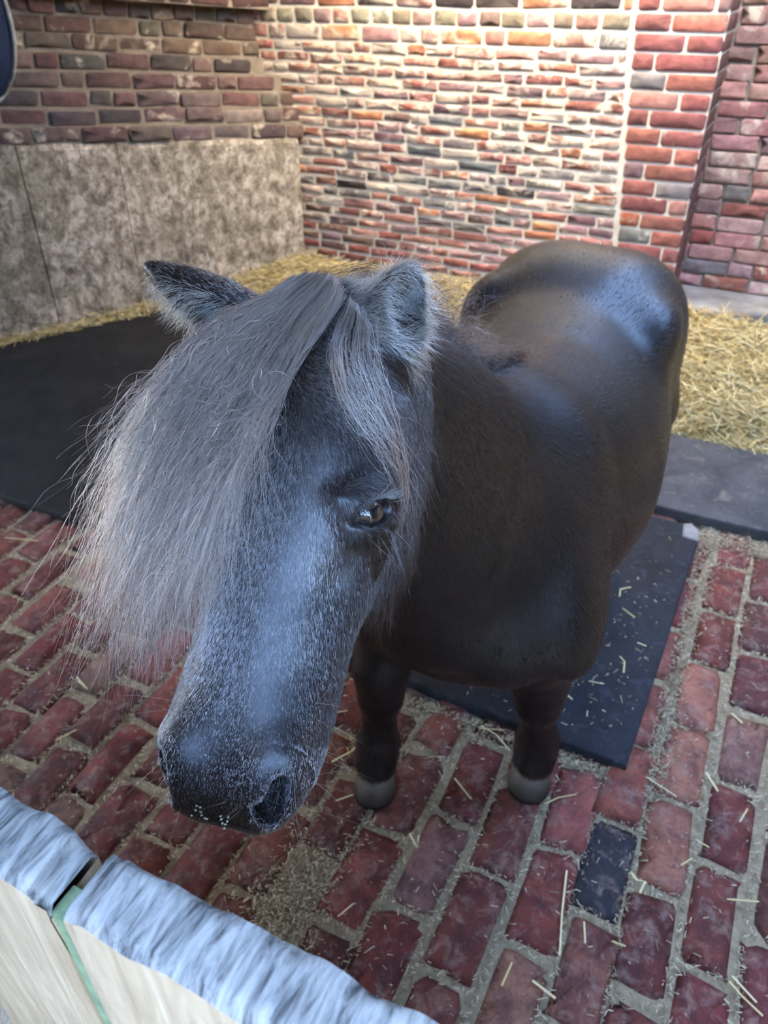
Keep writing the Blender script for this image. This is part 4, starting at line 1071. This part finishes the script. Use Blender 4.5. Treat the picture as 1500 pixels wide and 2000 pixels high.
for pix, where in [
        ([(648, 1488), (685, 1468), (720, 1438)], 'long straw stalk on the bricks between muzzle and right foreleg'),
        ([(636, 1394), (678, 1388)], 'short thick straw stalk just behind the jaw hair'),
        ([(1107, 1700), (1098, 1780), (1093, 1866)], 'longest straight straw stalk lying lengthwise down a dark red brick'),
        ([(1232, 1703), (1243, 1718), (1260, 1722), (1250, 1744)], 'hooked straw stalk on the bricks below the blue black brick'),
        ([(1262, 1517), (1322, 1556)], 'thick pale straw stalk just below the corner of the black mat'),
        ([(1424, 1916), (1450, 1946), (1490, 1984)], 'longer of two crossed stalks in the bottom right corner'),
        ([(1430, 1906), (1478, 1958)], 'shorter of two crossed stalks in the bottom right corner'),
        ([(940, 1418), (968, 1434), (996, 1466)], 'bent straw stalk ending against the left foreleg'),
        ([(935, 1422), (985, 1426)], 'short level stalk between the forelegs at the mat edge'),
        ([(1064, 1570), (1090, 1558), (1126, 1551)], 'thin curved stalk right of the left fore hoof'),
        ([(1420, 1756), (1482, 1761)], 'level straw stalk near the right edge of the floor'),
        ([(1143, 1842), (1141, 1800)], 'short upright looking stalk beside the longest stalk'),
        ([(655, 1564), (690, 1552)], 'short stalk touching the toe of the right fore hoof'),
        ([(888, 1520), (920, 1560)], 'thin dark stalk midway between the two fore hooves'),
        ([(1380, 1510), (1402, 1545)], 'slanting stalk right of the mat corner on dark brick'),
        ([(1428, 1392), (1450, 1412)], 'highest short stalk near the right edge of the brick floor'),
        ([(1445, 1605), (1460, 1580)], 'short stalk on a joint at the right edge, mid floor'),
        ([(800, 1628), (815, 1655), (818, 1632)], 'small folded stalk in front of the fore hooves'),
        ([(1040, 1915), (1085, 1950)], 'slanting stalk on orange brick close to the gate'),
        ([(1195, 1838), (1222, 1848)], 'small stalk on a joint low in the middle right'),
        ([(660, 1790), (690, 1765)], 'small stalk beside the chaff filled hollow near the gate'),
        ([(108, 1446), (160, 1420)], 'pale stalk on the dark bricks left of the muzzle'),
        ([(152, 1330), (170, 1345), (150, 1322)], 'tiny folded stalk on dark bricks under the forelock ends'),
        ([(330, 1392), (350, 1360)], 'stalk on dark bricks beside the side of the nose'),
        ([(10, 1050), (75, 1056)], 'stalk at the edge of the large dark mat, far left'),
        ([(980, 1925), (1000, 1880)], 'lowest stalk beside the top of the gate'),
        ([(1330, 1690), (1352, 1676)], 'small stalk on maroon brick right of the hooked stalk'),
        ([(1360, 1640), (1385, 1655)], 'small stalk above and right of the hooked stalk')]:
    stalk(pix, .012, random.uniform(.0016, .0026), where, fg)
mg_ = 'straw bits on the rubber mat'
for pix, where in [
        ([(1211, 1282), (1220, 1292), (1218, 1314)], 'bent straw bit on the black mat, low middle'),
        ([(1216, 1188), (1240, 1206)], 'pale straight straw bit on the black mat, mid right'),
        ([(1210, 1165), (1212, 1150), (1232, 1147)], 'highest bent straw bit on the black mat beside the belly'),
        ([(1150, 1330), (1180, 1336)], 'level straw bit near the front of the black mat'),
        ([(1112, 1284), (1145, 1282)], 'straw bit on the mat next to the left foreleg'),
        ([(1100, 1350), (1118, 1366)], 'lowest straw bit on the mat below the left foreleg'),
        ([(1160, 1240), (1170, 1250)], 'tiny straw bit on the middle of the black mat'),
        ([(1245, 1255), (1262, 1262)], 'tiny straw bit near the right edge of the black mat')]:
    stalk(pix, .036, random.uniform(.0014, .0022), where, mg_)
# pale crumbs on the rubber mat and on the pony's lip
C = []
for _ in range(420):
    x = random.uniform(-.55, .0); y = random.triangular(1.32, 2.3, 1.45); C.append((x, y, floor_z(y)+.0355))
C = np.array(C); a = rng.uniform(0, 6.28, len(C))
cr = flakes('chaff_crumbs', C, np.column_stack([np.cos(a), np.sin(a), 0*a]), rng.gamma(2, .003, len(C))+.003, rng.uniform(.0008, .002, len(C)), M['chaff'])
tag(cr, 'pale chaff crumbs scattered over the black rubber mat', 'chaff', None, 'stuff')
C = []
for x, y in [(384, 1574), (382, 1582), (391, 1577), (392, 1586), (394, 1592), (374, 1593), (400, 1598), (404, 1600), (431, 1594), (432, 1600), (446, 1596), (444, 1604), (440, 1610), (434, 1608), (438, 1618)]:
    r = ray(x, y); z = .60                      # walk along the sight line to the lip
    for _ in range(60):
        d = sdf((np.array([0, 0, CAM_H])+r*z)[None])[0]
        if d < .0012: break
        z += max(d*.7, .0008)
    if z < .8: C.append(to_local(np.array([0, 0, CAM_H])+r*z))
if C:
    C = np.array(C); a = rng.uniform(0, 6.28, len(C))
    lc = flakes('feed_crumbs', C, np.column_stack([np.cos(a), np.sin(a), 0*a]), .0022, .0013, M['sand'], pony); lc['kind'] = 'stuff'
